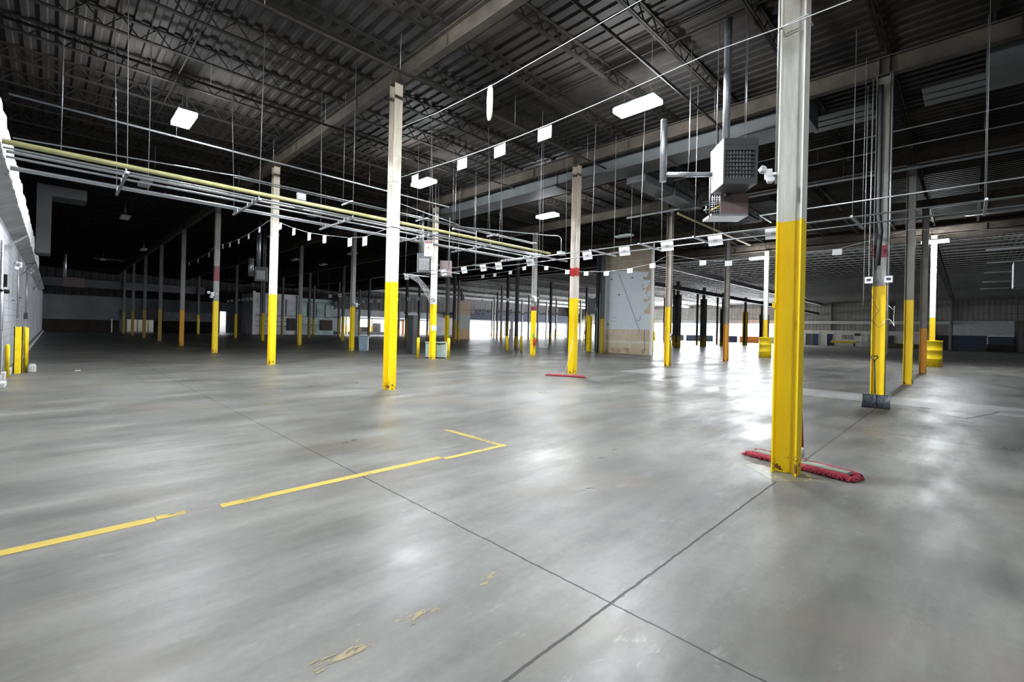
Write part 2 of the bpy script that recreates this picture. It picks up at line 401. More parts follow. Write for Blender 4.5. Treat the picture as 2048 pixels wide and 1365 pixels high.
# ---------------------------------------------------------------- roof
def corr(axis,a0,a1,b0,b1,z,per,dep):
    vs=[];fs=[];n=int((a1-a0)/per)
    prof=[(0,0),(.35,0),(.45,dep),(.9,dep)]
    pts=[(a0+(k+p)*per,z+q) for k in range(n) for p,q in prof]+[(a1,z)]
    for a,zz in pts:
        for bb in (b0,b1): vs.append((a,bb,zz) if axis=='x' else (bb,a,zz))
    for i in range(len(pts)-1): fs.append((2*i,2*i+1,2*i+3,2*i+2))
    b=MB(); b.add(vs,fs)
    lo,hi=(a0,a1)
    if axis=='x': b.box(a0,b0,z+.12,a1,b1,z+.2)
    else: b.box(b0,a0,z+.12,b1,a1,z+.2)
    return b
roofA=corr('x',-4,XS,YB-.4,YF+.3,8.42,.305,.04).build('ceiling',M['deck']); struct(roofA,'dark corrugated roof deck on open steel joists')
roofB=corr('y',YB-.4,YF+.3,XS,XR+.4,8.42,.305,.04).build('ceiling',M['deck']); struct(roofB,'corrugated roof deck over the far right hall')

def joist(L,dep,z1,seat=.0,n=None,w=.05,ch=.035):
    """open web joist along X from 0 to L, top chord at z1"""
    b=MB(); z0=z1-dep; n=n or max(6,int(L/.62))
    b.box(0,-w,z1-ch,L,-.006,z1).box(0,.006,z1-ch,L,w,z1)
    b.box(.35,-w,z0,L-.35,-.006,z0+ch).box(.35,.006,z0,L-.35,w,z0+ch)
    st=(L-.7)/n
    b.bar((.02,0,z1-ch),(.35,0,z0+ch),.022)
    for k in range(n):
        a=.35+k*st; c=a+st/2
        b.bar((a,0,z0+ch/2),(c,0,z1-ch/2),.022); b.bar((c,0,z1-ch/2),(a+st,0,z0+ch/2),.022)
    b.bar((L-.35,0,z0+ch),(L-.02,0,z1-ch),.022)
    return b
def igirder(p,q,z0,z1,w=.20,tf=.022,tw=.012,side='y'):
    b=MB(); (x0,y0),(x1,y1)=p,q
    if side=='y':
        b.box(x0-w/2,y0,z0,x0+w/2,y1,z0+tf).box(x0-w/2,y0,z1-tf,x0+w/2,y1,z1).box(x0-tw/2,y0,z0+tf,x0+tw/2,y1,z1-tf)
        y=y0+1.5
    else:
        b.box(x0,y0-w/2,z0,x1,y0+w/2,z0+tf).box(x0,y0-w/2,z1-tf,x1,y0+w/2,z1).box(x0,y0-tw/2,z0+tf,x1,y0+tw/2,z1-tf)
    return b
for i in range(5):
    b=igirder((cx(i),YB),(cx(i),YF),ZG0,ZG1)
    for j in range(-1,10):
        for d in (-.09,.0+.09):
            b.box(cx(i)-.095,cy(j)+d-.006,ZG0+.02,cx(i)+.095,cy(j)+d+.006,ZG1-.02)
        for d in (2.1,6.6): b.box(cx(i)-.05,cy(j)+d,ZG0+.03,cx(i)+.05,cy(j)+d+.012,ZG1-.03)
    g=b.build('roof_girder',M['girder'],roofA)
# heavier edge girder and pipe where the second roof starts
MB().box(XS-.12,YB,7.5,XS+.12,YF,7.53).box(XS-.012,YB,7.53,XS+.012,YF,8.38).box(XS-.12,YB,8.36,XS+.12,YF,8.39).build('roof_girder',M['girder'],roofA)
# joists of the first roof: one per bay, along X
jb=joist(DX,.38,8.415)
proto=None; rest=MB(); bays=[]
k0=-4
for i in range(-1,4):
    for k in range(k0,45):
        y=Y0+1.74*k+.0
        if y>YF-1 or y<YB+.3: continue
        bays.append((i,y))
bays.sort(key=lambda t:(cx(t[0])+3.7)**2+t[1]**2)
near=[t for t in bays if t[1]>-2][:94]
for t in bays:
    i,y=t; x=cx(i)
    if t in near:
        if proto is None:
            proto=jb.build('roof_joist',M['joist'],roofA); o=proto
        else:
            o=proto.copy(); COL.objects.link(o); o.parent=roofA
        o.location=(x,y,0)
    else:
        rest.add([(vx+x,vy+y,vz) for vx,vy,vz in jb.v],jb.f)
o=rest.build('roof_joist',M['joist'],roofA); o['kind']='stuff'; o['label']='remaining open web joists further back'
# bridging along Y between joists
for xm in (X0-DX/2, X0+DX/2, X0+DX*1.5, X0+DX*2.5):
    MB().bar((xm,YB,8.06),(xm,YF,8.06),.03,.03).bar((xm,YB,8.40),(xm,YF,8.40),.03,.03).build('joist_bridging',M['joist'],roofA)
# second roof: girders along X behind y=18, joists along Y
gys=[19.4,cy(3),cy(4),cy(5),cy(6),cy(7),cy(8)]
for y in gys: igirder((XS,y),(XR,y),7.45,7.9,side='x').build('roof_girder',M['joist_b'],roofB)
jl=joist(17.5,.42,8.40,w=.06,ch=.05)
proto=None; rest=MB(); n=0
for k in range(44):
    x=XS+1.1+1.5*k
    for (ya,yb) in ((YB+.1,1.6),(1.7,19.3)):
        L=yb-ya; 
        vs=[(x+vy,ya+vx/17.5*L,vz) for vx,vy,vz in jl.v]
        if n<90:
            bb=MB(); bb.v=vs; bb.f=[tuple(reversed(q)) for q in jl.f]; bb.sm=[False]*len(bb.f)
            bb.build('roof_joist',M['joist_b'],roofB); n+=1
    for a,bq in zip(gys[:-1],gys[1:]):
        rest.box(x-.05,a,8.36,x+.05,bq,8.40).box(x-.05,a+.4,7.98,x+.05,bq-.4,8.02)
        m=6; st=(bq-a-.8)/m
        for q in range(m):
            p0=a+.4+q*st; rest.bar((x,p0,8.0),(x,p0+st/2,8.38),.025); rest.bar((x,p0+st/2,8.38),(x,p0+st,8.0),.025)
o=rest.build('roof_joist',M['joist_b'],roofB); o['kind']='stuff'; o['label']='remaining joists behind the long span joists'

# ---------------------------------------------------------------- columns
def hsec(z0,z1,w=.22,d=.25,tf=.016,tw=.012,cutz=None):
    """H section, web along Y, flanges facing +-Y"""
    b=MB()
    b.box(-w/2,-d/2,z0,w/2,-d/2+tf,z1).box(-w/2,d/2-tf,z0,w/2,d/2,z1).box(-tw/2,-d/2+tf,z0,tw/2,d/2-tf,z1)
    return b
ORD=['zeroth','first','second','third','fourth','fifth','sixth','seventh','eighth','ninth','tenth']
ROW=['nearest','second','third','fourth','fifth','sixth','seventh','eighth','ninth','tenth']
spec={ # (i,j): (yellow height, upper colour, red band, lower colour, label)
 (0,0):(2.86,'white',None,'yellow','large foreground steel column, yellow below and white above, red dust mop at its foot'),
 (0,1):(2.66,'white',None,'yellow','yellow and white steel column standing alone left of centre, white cord tied around it'),
 (0,2):(2.68,'white',None,'yellow','yellow and white steel column with a rusted foot, left of the tallest centre one'),
 (0,3):(2.67,'grey',(3.70,4.46),'yellow','yellow and grey steel column with a dull red band, on the dark left side'),
 (0,4):(2.31,'grey',None,'mixed','grey steel column with patchy orange and yellow lower part in the dark left'),
 (1,0):(2.75,'grey',(3.40,3.68),'yellow','yellow steel column with two outlet boxes and the snow shovel leaning on it'),
 (1,1):(2.75,'cream',(3.55,3.85),'yellow','yellow and cream steel column with a bright red band, mop leaning on it'),
 (1,2):(2.72,'white',None,'yellow','yellow and white steel column wired with cables beside the green cabinet'),
 (1,3):(2.76,'grey',None,'yellow','grey column with yellow lower part beside the grey plastic bin'),
 (1,4):(2.34,'grey',None,'yellow','yellow-footed grey column standing in front of the white insulated room'),
 (2,0):(2.90,'brownish',None,'yellow','yellow steel column with brown grey top, right behind the snow shovel column'),
 (2,1):(2.82,'tan',None,'yellow','yellow column with two small white outlets, right of the tall drywall panel'),
 (2,2):(2.74,'grey',(2.76,3.02),'yellow','yellow column carrying a red fire extinguisher, left of the red banded column'),
 (3,0):(2.07,'brownish',None,'orange','orange and brown steel column directly left of the big yellow drum on the right'),
 (3,1):(2.18,'brownish',None,'orange','orange and grey steel column between the panel and the foreground column'),
 (4,0):(2.81,'white',None,'yellow','bright white column rising out of the right yellow drum under a lit lamp'),
 (4,1):(2.68,'white',None,'yellow','bright white column rising out of the left yellow drum behind foreground column'),
 (4,2):(2.80,'white',None,'yellow','slim white and yellow column just right of the tall drywall panel'),
}
cols={}
_hm={}
def column(i,j,x,y,yh,up,red,low,label,grp=None,parts=False,zt=ZG0):
    m=colmat(yh,up,red,low)
    if parts:
        t=thing('steel_column',label,'column',(x,y,0),group=grp)
        b=hsec(0.0,zt-.015)
        b.build('shaft',m,t)
        MB().box(-.13,-.15,zt-.015,.13,.15,zt).build('cap_plate',M['girder'],t)
        return t
    if zt not in _hm:
        o=hsec(0.0,zt).build('steel_column',m); _hm[zt]=o.data
        o.data.materials[0]=m
    else:
        me=_hm[zt].copy() if _hm[zt].materials[0]!=m else _hm[zt]
        if me is not _hm[zt]: me.materials[0]=m
        o=bpy.data.objects.new('steel_column',me); COL.objects.link(o)
    o.location=(x,y,0); tag(o,label,'column',grp); return o
# further columns share materials
for i in range(0,10):
    for j in range(0,9):
        if i>4 and j<3: continue
        x,y=cx(i),cy(j)
        if i<=4 and abs(x-cx(4))<.1 and j==99: continue
        if (i,j) in spec:
            yh,up,red,low,lab=spec[(i,j)]
            near_=(i<=2 and j<=3) or (i<=4 and j<=1)
            cols[(i,j)]=column(i,j,x,y,yh,up,red,low,lab,'steel columns of the warehouse',parts=near_)
        else:
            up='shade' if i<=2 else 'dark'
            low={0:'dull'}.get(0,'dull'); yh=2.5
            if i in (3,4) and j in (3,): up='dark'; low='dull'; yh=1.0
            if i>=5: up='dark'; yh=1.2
            if (i,j) in ((5,5),(6,5),(7,7),(7,5),(4,5)): up='cream'; low='yellow'
            if i==1 or (i==2 and j<6): low='yellow'; 
            word={'shade':'grey','dark':'dark','cream':'pale'}[up]
            lab='%s steel column, %s back from the camera in the %s row from the left wall'%(word,ORD[j+1],ROW[i])
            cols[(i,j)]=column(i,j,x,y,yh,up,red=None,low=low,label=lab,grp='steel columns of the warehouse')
# wide guarded columns of the daylit hall
gd=[(50.3,23.5,'first'),(58.3,23.8,'second'),(67.0,24.6,'third'),(76.2,24.6,'fourth'),(85.6,25.0,'fifth'),(89.9,25.4,'sixth')]
for n,(x,y,o_) in enumerate(gd):
    t=thing('guarded_column','dark column with a wide lower casing in the daylit hall, %s from the drywall panel'%o_,'column',(x,y,0),group='wide columns in the daylit hall')
    up='dark' if n!=3 else 'dark'
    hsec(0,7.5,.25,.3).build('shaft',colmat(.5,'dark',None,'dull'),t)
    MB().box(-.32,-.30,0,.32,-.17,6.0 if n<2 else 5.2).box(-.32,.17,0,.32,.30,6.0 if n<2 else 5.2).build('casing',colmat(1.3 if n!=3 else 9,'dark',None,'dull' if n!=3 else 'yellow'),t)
# cross beam seen through the hall
tag(MB().bar((37.5,20.05,6.0),(102.5,20.05,6.0),.22,.40).build('cross_beam',M['dark']),'long dark beam running below the roof joists of the daylit hall','beam')

# drum guards
for (i,lab) in ((0,'right one of two yellow drums, around a bright white column'),(1,'yellow drum guard behind the foreground column, left of the other drum')):
    x,y=cx(4),cy(i)
    sc_=((.90,.90,1.0) if i==0 else (.80,.80,.97))
    b=MB(); prof=[(.50,0),(.50,.45),(.512,.47),(.50,.49),(.50,.93),(.512,.95),(.50,.97),(.50,1.44),(.515,1.46),(.515,1.50),(.47,1.50),(.47,1.47),(.16,1.46)]
    n=32
    b.lathe(prof,n); o=b.build('drum_guard',colmat(9,'white',None,'yellow'),None,(x,y,0)); o.scale=sc_; tag(o,lab,'column guard','yellow drum guards')

# ---------------------------------------------------------------- lamps
def lamp(x,y,label,lit=True,z=7.2,grp='lit high bay lamps',m='lamp'):
    t=thing('high_bay_lamp',label,'lamp',(x,y,z),group=grp)
    MB().box(-.20,-.56,.02,.20,.56,.07).box(-.10,-.3,.07,.10,.3,.13).build('housing',M['galv'],t,bevel=.008)
    if lit:
        b=MB().box(-.21,-.56,-.08,.21,.56,.019); b.build('diffuser',M[m],t)
    else:
        MB().box(-.19,-.54,-.03,.19,.54,.019).build('diffuser',M['unlit'],t)
    for s in (-.4,.4): MB().tube([(0,s,.1),(0,s*.6,8.035-z)],.006,5).build('hanger',M['rod'],t)
    return t
lamp(2.45,15.46,'glowing lamp in the dark upper left, above the hanging pipes')
lamp(10.07,15.07,'glowing lamp right of the lone centre column, half hidden behind the sign cord')
lamp(17.0,14.68,'glowing lamp above the hanging conduit run, left of the red banded column')
lamp(10.14,5.9,'largest glowing lamp, left of the big hanging heater')
lamp(34.5,1.36,'glowing lamp on the far right above a drum guard',z=7.03)
lamp(34.8,10.44,'small glowing lamp beside the white column behind the foreground column',z=7.0)
lamp(3.05,6.3,'lit lamp just above the picture top left of centre',m='lamp_strong')
lamp(0.6,-2.2,'added unseen lamp behind the viewer',m='lamp_added')  # added lamp out of view, brightens the foreground column
un=[(2.56,24.1),(2.68,32.9),(9.37,23.8),(9.9,31.8),(4.96,46.5),(16.4,34.2),(14.8,41.7),(17.7,42.8),(3.2,57.7),(23.6,14.4),(17.0,24.0)]
unl=['unlit lamp in the dark left, directly behind the yellow pipe','unlit lamp in the dark left below the hanging pipes','unlit lamp below the pipe rack between the two left white columns',
 'unlit lamp above the string of signs beside the left white column','small unlit lamp in the dark left above the slim columns','unlit lamp left of the centre column, lower one','unlit lamp far back in the dark above the white insulated room',
 'small unlit lamp next to the grey column behind the pipes','small faint unlit lamp deep in the dark left','unlit lamp above the tall drywall panel','unlit lamp in the dark directly left of the centre column']
for (x,y),l_ in zip(un,unl): lamp(x,y,l_,False,grp='unlit high bay lamps')
# unlit strip lights on the right
for k,(x,y) in enumerate([(32.5,-1.0),(38.5,-1.6),(45.9,-2.0),(53.5,-2.2),(61.0,-2.2),(70.6,-2.2),(79.8,-2.2)]):
    t=thing('strip_light','unlit strip light on the dark right, %s from the top of its line'%ORD[k+1],'lamp',(x,y,7.9),group='unlit strip lights on the right')
    MB().box(-.1,-1.2,-.02,.1,1.2,.06).build('housing',M['unlit'],t); [MB().tube([(q_,-1.15,-.035),(q_,1.15,-.035)],.018,8).build('tube',M['unlit'],t) for q_ in (-.04,.04)]
    for q_ in (-.9,.9): MB().tube([(0,q_,.05),(0,q_,.13)],.006,5).build('hanger',M['rod'],t)
t=thing('strip_light','single unlit strip light hanging level in the dark left','lamp',(3.96,63.0,7.8))
MB().box(-1.2,-.1,-.02,1.2,.1,.06).build('housing',M['unlit'],t)
t=thing('strip_light','short pale strip light hung under the conduit rack right of the wired column','lamp',(11.7,14.5,5.5),group=None)
MB().box(-.6,-.05,-.03,.6,.05,.03).build('housing',M['unlit'],t); [MB().tube([(q_,0,.03),(q_,0,8.035-5.5)],.006,5).build('hanger',M['rod'],t) for q_ in (-.5,.5)]

# daylight
def portal(name,loc,rot,sx,sy,L,col=(.93,.96,1.)):
    l=bpy.data.lights.new(name,'AREA'); l.shape='RECTANGLE'; l.size=sx; l.size_y=sy; l.energy=L*pi*sx*sy; l.color=col
    o=bpy.data.objects.new(name,l); COL.objects.link(o); o.location=loc; o.rotation_euler=rot; return o
DAY=190.; DAYF=30.
for (a,c,zt) in ((26.6,37.0,4.0),(38.2,49.4,4.0),(50.4,60.5,4.0),(62.0,77.5,3.45)):
    portal('daylight_opening',(XR+.5,(a+c)/2,zt/2),(0,radians(90),0),zt,c-a,DAY if a<60 else DAYF)
for (a,c,zt) in ((64.2,77.5,3.45),(78.2,101.5,3.45)):
    portal('daylight_opening',((a+c)/2,YF+.5,zt/2),(radians(-90),0,0),c-a,zt,DAYF)
portal('annex_light',(46.5,YF+6,4.5),(0,0,0),18,8,9)
portal('annex_light',(8.5,YF+3,3.9),(0,0,0),3,3,1.1,(1,.97,.82))
portal('annex_light',(18.2,YF+3,3.9),(0,0,0),2,3,16)
wd=bpy.data.worlds.new('sky'); SC.world=wd; wd.use_nodes=True
bg=wd.node_tree.nodes['Background']; bg.inputs[0].default_value=(.9,.95,1,1); bg.inputs[1].default_value=6.0
SC.view_settings.view_transform='Standard'; SC.view_settings.look='None'; SC.view_settings.gamma=1; SC.view_settings.exposure=0.0
SC.view_settings.use_curve_mapping=False
SC.cycles.use_denoising=True; SC.cycles.sample_clamp_indirect=4.0; SC.cycles.max_bounces=8; SC.cycles.diffuse_bounces=4; SC.cycles.glossy_bounces=3
SC.cycles.caustics_reflective=False; SC.cycles.caustics_refractive=False

# ---------------------------------------------------------------- pipes and conduits along X (hung at 4.25 m)
def run(name,pts,rad,m,label,cat='pipe',grp=None,n=8):
    return tag(MB().tube(pts,rad,n).build(name,m),label,cat,grp)
g1='conduits on the hanging rack'
run('gas_pipe',[(XL,10.80,4.33),(12.6,10.72,4.33)],.045,M['pipe_yellow'],'pale yellow pipe running from the left wall above the other conduits','pipe',n=12)
for k,(y,z,rr,lab) in enumerate([(11.02,4.29,.018,'thin steel conduit closest to the yellow pipe on the rack'),(11.28,4.30,.028,'steel conduit second behind the yellow pipe on the rack'),
        (11.62,4.29,.022,'steel conduit in the middle of the hanging rack'),(12.42,4.30,.030,'thick steel conduit at the low far side of the rack'),(12.55,4.29,.018,'thin steel conduit lowest on the far side of the rack')]):
    run('steel_conduit',[(XL,y,z),(12.9,y,z)],rr,M['conduit'],lab,'conduit',g1)
g2='upper thin conduits over the rack'
for k,(y,z) in enumerate([(11.92,4.93),(12.0,4.95),(12.09,4.93)]):
    pts=[(2.9,y,z),(13.2,y,z)]
    if k==1: pts=[(-.6,12.7,4.92),(2.6,12.05,4.94),(2.9,y,z),(13.2,y,z)]
    run('thin_conduit',pts,.014,M['conduit'],['front thin conduit of the upper bundle above the rack','thin upper conduit reaching the left wall above the yellow pipe','rear thin conduit of the upper bundle above the rack'][k],'conduit',g2)
for k,x in enumerate([.9,3.08,5.2,7.6,9.8,12.2]):
    t=thing('trapeze_hanger','steel strut bar under the pipes on two rods, %s from the left'%ORD[k+1],'hanger',(x,11.8,4.22),group='strut hangers under the pipes')
    MB().box(-.02,-1.05,-.02,.02,1.05,.02).build('strut',M['galv'],t)
    for s in (-.95,.98): MB().tube([(0,s,-.05),(random.uniform(-.15,.15),s+.05,3.81)],.007,6).build('rod',M['rod'],t)
    for s in (-1.0,-.78,-.52,-.18,.62,.75): MB().bar((-.025,s-.03,.02),(-.025,s+.03,.02),.012,.09).build('pipe_clamp',M['galv'],t)
for k,x in enumerate([5.6,8.0,11.0]):
    t=thing('small_trapeze','small strut holding the upper conduit bundle, %s from the left'%ORD[k+1],'hanger',(x,12.0,4.90),group='small struts of the upper bundle')
    MB().box(-.02,-.25,-.02,.02,.35,.02).build('strut',M['galv'],t); MB().tube([(0,.3,0),(0,.3,3.13)],.006,6).build('rod',M['rod'],t)
# rack B along Y with labels
for k,(x,lab) in enumerate([(11.95,'near conduit rail of the label rack crossing the hall'),(12.82,'far conduit rail of the label rack crossing the hall')]):
    run('conduit_rail',[(x,-5.5,4.12),(x,22.5,4.12)],.017,M['conduit'],lab,'conduit','rails of the label rack')
run('conduit_rail',[(12.0,-5.5,4.45),(12.0,3.6,4.45),(12.9,3.6,4.45)],.015,M['conduit'],'short upper conduit above the label rack on the right','conduit')
for k,y in enumerate([-2.0,-.2,1.75,5.09,6.66,8.33,10.35,13.9,16.6,19.0]):
    t=thing('rack_crossbar','pale strut carrying the label rails, %s from the right'%ORD[k+1],'hanger',(12.4,y,4.08),group='crossbars of the label rack')
    MB().box(-.72,-.022,-.022,.75,.022,.022).build('strut',M['galv'],t)
    MB().tube([(-.62,0,0),(-.62+random.uniform(-.1,.1),0,3.95)],.007,6).build('rod',M['rod'],t)
    MB().tube([(.66,0,0),(.66+random.uniform(-.1,.1),0,3.95)],.007,6).build('rod',M['rod'],t)
# labels on rack B
def paper(x,y,z,label,grp,m='printed',w=.28,h=.20,rz=0,tilt=0,name='label_sheet',cat='sign'):
    b=MB().box(-.0015,-w/2,-h,.0015,w/2,0)
    o=b.build(name,M[m],None,(x,y,z)); o.rotation_euler=(random.uniform(-.05,.05),tilt,rz); return tag(o,label,cat,grp)
ys=[19.3,16.3,14.9,13.7,12.8,11.15,8.67,7.32,5.97,4.66,3.30]
for k,y in enumerate(ys):
    paper(12.0,y,4.11,'printed white label on the overhead rack, %s from the left'%(ORD+['eleventh'])[k+1],'labels on the label rack',w=.36,h=.26,tilt=.30*(-1))
# cords with sheets
def catenary(p,q,sag,n=16):
    p=Vector(p);q=Vector(q); return [p.lerp(q,i/n)-Vector((0,0,sag*4*(i/n)*(1-i/n))) for i in range(n+1)]
def cord(pts,label,rad=.006): return tag(MB().tube(pts,rad,6).build('cord',M['cable']),label,'cord')
cord([(5.78,10.0,5.13)]+[(5.78,10-8.5*i/10,5.15-.16*sin(pi*i/10)) for i in range(1,10)]+[(5.78,1.45,5.06),(5.79,1.30,5.07),(5.79,.75,5.06),(5.79,-3.5,5.14)],'white cord with three bright sheets from centre column to foreground column')
for k,(y,z) in enumerate([(7.29,4.985),(6.19,4.965),(5.09,4.97)]):
    paper(5.775,y,z,['blank white sheet on the upper cord, nearest the centre column','middle blank white sheet on the upper cord','blank white sheet on the upper cord, closest to the lamp'][k],'sheets on the upper cord',m='paper',w=.30,h=.21)
paper(5.775,9.0,5.04,'blank white sheet on the upper cord in front of the small lamp','sheets on the upper cord',m='paper',w=.26,h=.2)
cord([(5.78,10.1,6.36),(5.78,8.2,6.21),(5.78,6.37,6.17),(5.78,3.24,6.26),(5.78,-3,6.55)],'thin white cord high above, carrying the yellow tag',.005)
t=thing('sling_tag','long pale yellow sling tag dangling from the high cord','tag',(5.78,6.50,6.18))
prof=[(.035,0),(.07,-.10),(.075,-.30),(.07,-.52),(.05,-.62),(.02,-.66)]
b=MB(); pl=[(-a,z) for a,z in prof]+[(a,z) for a,z in reversed(prof)]
b.prism(pl,-.012,.012,'x'); b.build('sling',plain('pale yellow webbing',(.80,.84,.50),.6,0,.1),t)
b=MB()
for q in range(7): b.box(-.014,-.02+.004*(q%3),-.38-.024*q,-.0125,.025-.006*(q%2),-.392-.024*q)
for q in range(5): b.box(-.014,-.02,-.06-.03*q,-.0125,.03,-.07-.03*q)
b.build('printing',M['dark'],t)
# second string (column to column, left)
S2=[(18.7,5.55),(17.78,5.24),(16.44,4.86),(15.09,4.52),(13.89,4.29),(12.2,4.0),(11.33,3.92),(10.3,3.97)]
cord([(5.78,y,z) for y,z in S2],'sagging cord with white sheets between the two left white columns',.005)
for k,(y,z) in enumerate(S2[1:7]): paper(5.775,y,z,'white sheet on the sagging left cord, %s from the left column'%ORD[k+1],'sheets on the sagging left cord',m='paper' if k not in (3,5) else 'printed',w=.26,h=.24)
S2b=[(18.95,5.55),(20.28,5.45),(21.73,5.36),(23.2,5.32),(24.66,5.34),(25.91,5.40),(27.4,5.5),(28.71,5.26),(31.3,5.18),(33.73,5.22),(36.2,5.5)]
cord([(5.80,y,z) for y,z in S2b],'dim cord with sheets running back into the dark left side',.005)
for k,(y,z) in enumerate([S2b[q] for q in (1,2,3,4,5,7,8,9)]): paper(5.80,y,z,'dim sheet on the dark cord, %s going back from the left column'%ORD[k+1],'sheets on the dark left cord',m='paper',w=.22,h=.22)
# third string between columns of the third row
S3=[(27.4,5.3),(25.0,5.22),(23.44,5.24),(22.25,5.26),(20.79,5.32),(19.57,5.5),(18.9,5.6),(17.77,5.37),(16.18,5.02),(14.87,4.84),(13.58,4.75),(12.18,4.8),(10.95,4.95),(10.1,5.3),(8.49,4.88),(7.38,4.76),(3.49,4.85),(1.45,5.3),(-1.5,4.9)]
cord([(20.6,y,z) for y,z in S3],'long sagging cord with white sheets in front of the drywall panel',.006)
for k,(y,z) in enumerate([S3[q] for q in (2,3,4,5,7,8,9,10,11,12,14,15,16)]):
    paper(20.59,y,z,'white sheet on the long cord, %s from its left end'%((ORD+['eleventh','twelfth','thirteenth'])[k+1]),'sheets on the long cord',m='paper',w=.30,h=.22)
# far signs hung on long cables
FS=[[28.6,35.3],[28.6,33.7],[28.4,32.3],[27.8,30.0],[26.9,27.4],[44.8,54.9],[45.8,53.6],[45.5,52.2],[45.8,50.8],[53.9,66.2],[50.7,60.6],[55.0,65.0],[50.9,59.3],[55.3,63.8],[51.2,58.2],[54.6,61.5],[44.5,47.2],[51.7,55.8],[45.1,45.2],[54.0,54.4],[47.2,45.7],[56.0,53.4],[48.2,44.7],[48.6,43.3],[54.2,48.2],[53.7,46.6],[48.4,41.1],[54.1,44.4],[46.5,37.6],[55.2,43.5],[71.3,71.6],[71.4,69.6],[67.6,64.0],[55.8,40.7],[23.1,51.9],[23.7,51.2],[24.6,49.9],[24.4,47.8],[23.6,44.6],[22.6,41.1],[17.4,38.4],[22.6,37.7],[23.1,36.6],[23.2,35.2],[23.0,31.9],[28.2,37.0],[30.5,60.8],[30.6,57.1],[30.2,54.9],[30.9,69.9],[31.6,68.8],[31.5,67.4],[41.2,75.4],[29.8,47.8],[29.5,46.0],[43.8,68.9],[42.3,64.1],[45.2,63.2],[28.9,40.5],[46.9,77.4],[46.7,75.2],[37.6,76.2],[14.7,58.2],[14.9,57.5],[15.2,56.9],[15.4,56.2],[14.4,59.8],[14.3,60.9],[17.6,40.8]]
cl={}
FS=[tuple(q) for q in FS]
for x,y in FS:
    for c in (14.9,17.5,23.3,28.4,30.6,38.0,43.5,45.3,48.3,51.2,54.6,71.0):
        if abs(x-c)<1.9 and (x,y) not in sum(cl.values(),[]): cl.setdefault(c,[]).append((x,y)); break
where={14.9:'deep in the dark left near the doorway',17.5:'above the grey column behind the white room',23.3:'behind the lone centre column',28.4:'left of the fire extinguisher column, upper row',30.6:'over the bright shop area behind centre column',
 38.0:'above the far shop doorway',43.5:'high beyond the green cabinet',45.3:'over the bright opening, first row',48.3:'over the bright opening, second row',51.2:'over the bright opening, third row',54.6:'over the bright opening, fourth row',71.0:'lowest over the bright opening'}
def far_sheet():
    b=MB().box(-.13,-.004,-.28,.13,.004,0); return b
fproto=None
def printed_far():
    m,nt,b=mat('numbered far sheet'); t=NT(nt); X=t.xyz(t.obj())
    f=t.m('MULTIPLY',t.m('LESS_THAN',t.m('ABSOLUTE',X[0]),.045),t.m('LESS_THAN',t.m('ABSOLUTE',t.m('ADD',X[2],.14)),.08))
    t.l(t.mix(f,(.80,.81,.84),(.08,.08,.12)),b.inputs['Base Color']); return m
M['farsheet']=printed_far()
fm=far_sheet().build('aisle_sign',M['farsheet']).data
for o in [o for o in bpy.data.objects if o.data is fm]: bpy.data.objects.remove(o)
for c,pl in cl.items():
    ysr=[p[1] for p in pl]; a,bq=min(ysr)-2.5,max(ysr)+2.5; bq=min(bq,79)
    t=thing('sign_cable','thin cable carrying small aisle signs '+where[c],'cable',(c,0,0))
    MB().tube([(c-c,a,4.32),(0,bq,4.32)],.010,5).build('line',M['cable'],t)
    MB().tube([(0,a,4.32),(0,a,8.035)],.006,5).build('wire',M['rod'],t); MB().tube([(0,bq,4.32),(0,bq,8.035)],.006,5).build('wire',M['rod'],t)
    pl.sort(key=lambda p:-p[1])
    for k,(x,y) in enumerate(pl):
        o=bpy.data.objects.new('aisle_sign',fm); COL.objects.link(o); o.location=(c,y*c/x if abs(y*c/x-y)<3 else y,4.31); o.rotation_euler=(0,0,-radians(42))
        tag(o,'small numbered white sign %s, %s from the left'%(where[c],(ORD+['eleventh','twelfth'])[min(k+1,12)]),'sign','small aisle signs far back')

# sprinkler mains along X
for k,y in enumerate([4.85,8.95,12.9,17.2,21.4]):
    t=thing('sprinkler_pipe',['sprinkler pipe crossing above the largest lamp','sprinkler pipe under the roof between the two rows of lamps','dim sprinkler pipe crossing above the centre column cord','bright sprinkler pipe passing just under the upper left lamp','sprinkler pipe further back behind the upper left lamp'][k],'pipe',(0,y,7.2),group='sprinkler pipes under the roof')
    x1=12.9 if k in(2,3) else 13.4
    MB().tube([(-.9,0,0),(x1,0,0)],.032,8).build('pipe',M['conduit'] if k==3 else M['joist'],t)  # paler steel only under the lit lamp: its light put into the colour
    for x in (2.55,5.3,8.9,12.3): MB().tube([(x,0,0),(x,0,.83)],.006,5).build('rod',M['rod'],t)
# misc long rods and drops
for k,(x,y,z0,lab) in enumerate([(0.05,13.9,5.2,'thin vertical rod on the dark upper left'),(1.37,12.4,4.3,'thin rod beside the twin rods on the upper left'),(10.1,9.0,4.5,'slim rod hanging right of the centre lamp'),(8.4,12.2,4.9,'slim rod hanging under the lamp behind centre column'),(14.9,8.8,4.3,'slim rod left of the drywall panel')]):
    run('hanger_rod',[(x,y,z0),(x,y,8.035)],.007,M['rod'],lab,'rod',n=6)
def arc(p,q,c,n=6): # quadratic bend
    p,q,c=Vector(p),Vector(q),Vector(c); return [p*(1-t)**2+c*2*t*(1-t)+q*t*t for t in [i/n for i in range(n+1)]]
run('bent_conduit',[(6.15,10.6,5.9)]+arc((6.15,10.6,5.05),(6.5,10.8,4.85),(6.15,10.6,4.85))+[(9.4,12.0,4.99)],.013,M['conduit'],'thin bent conduit dropping beside the centre column','conduit')
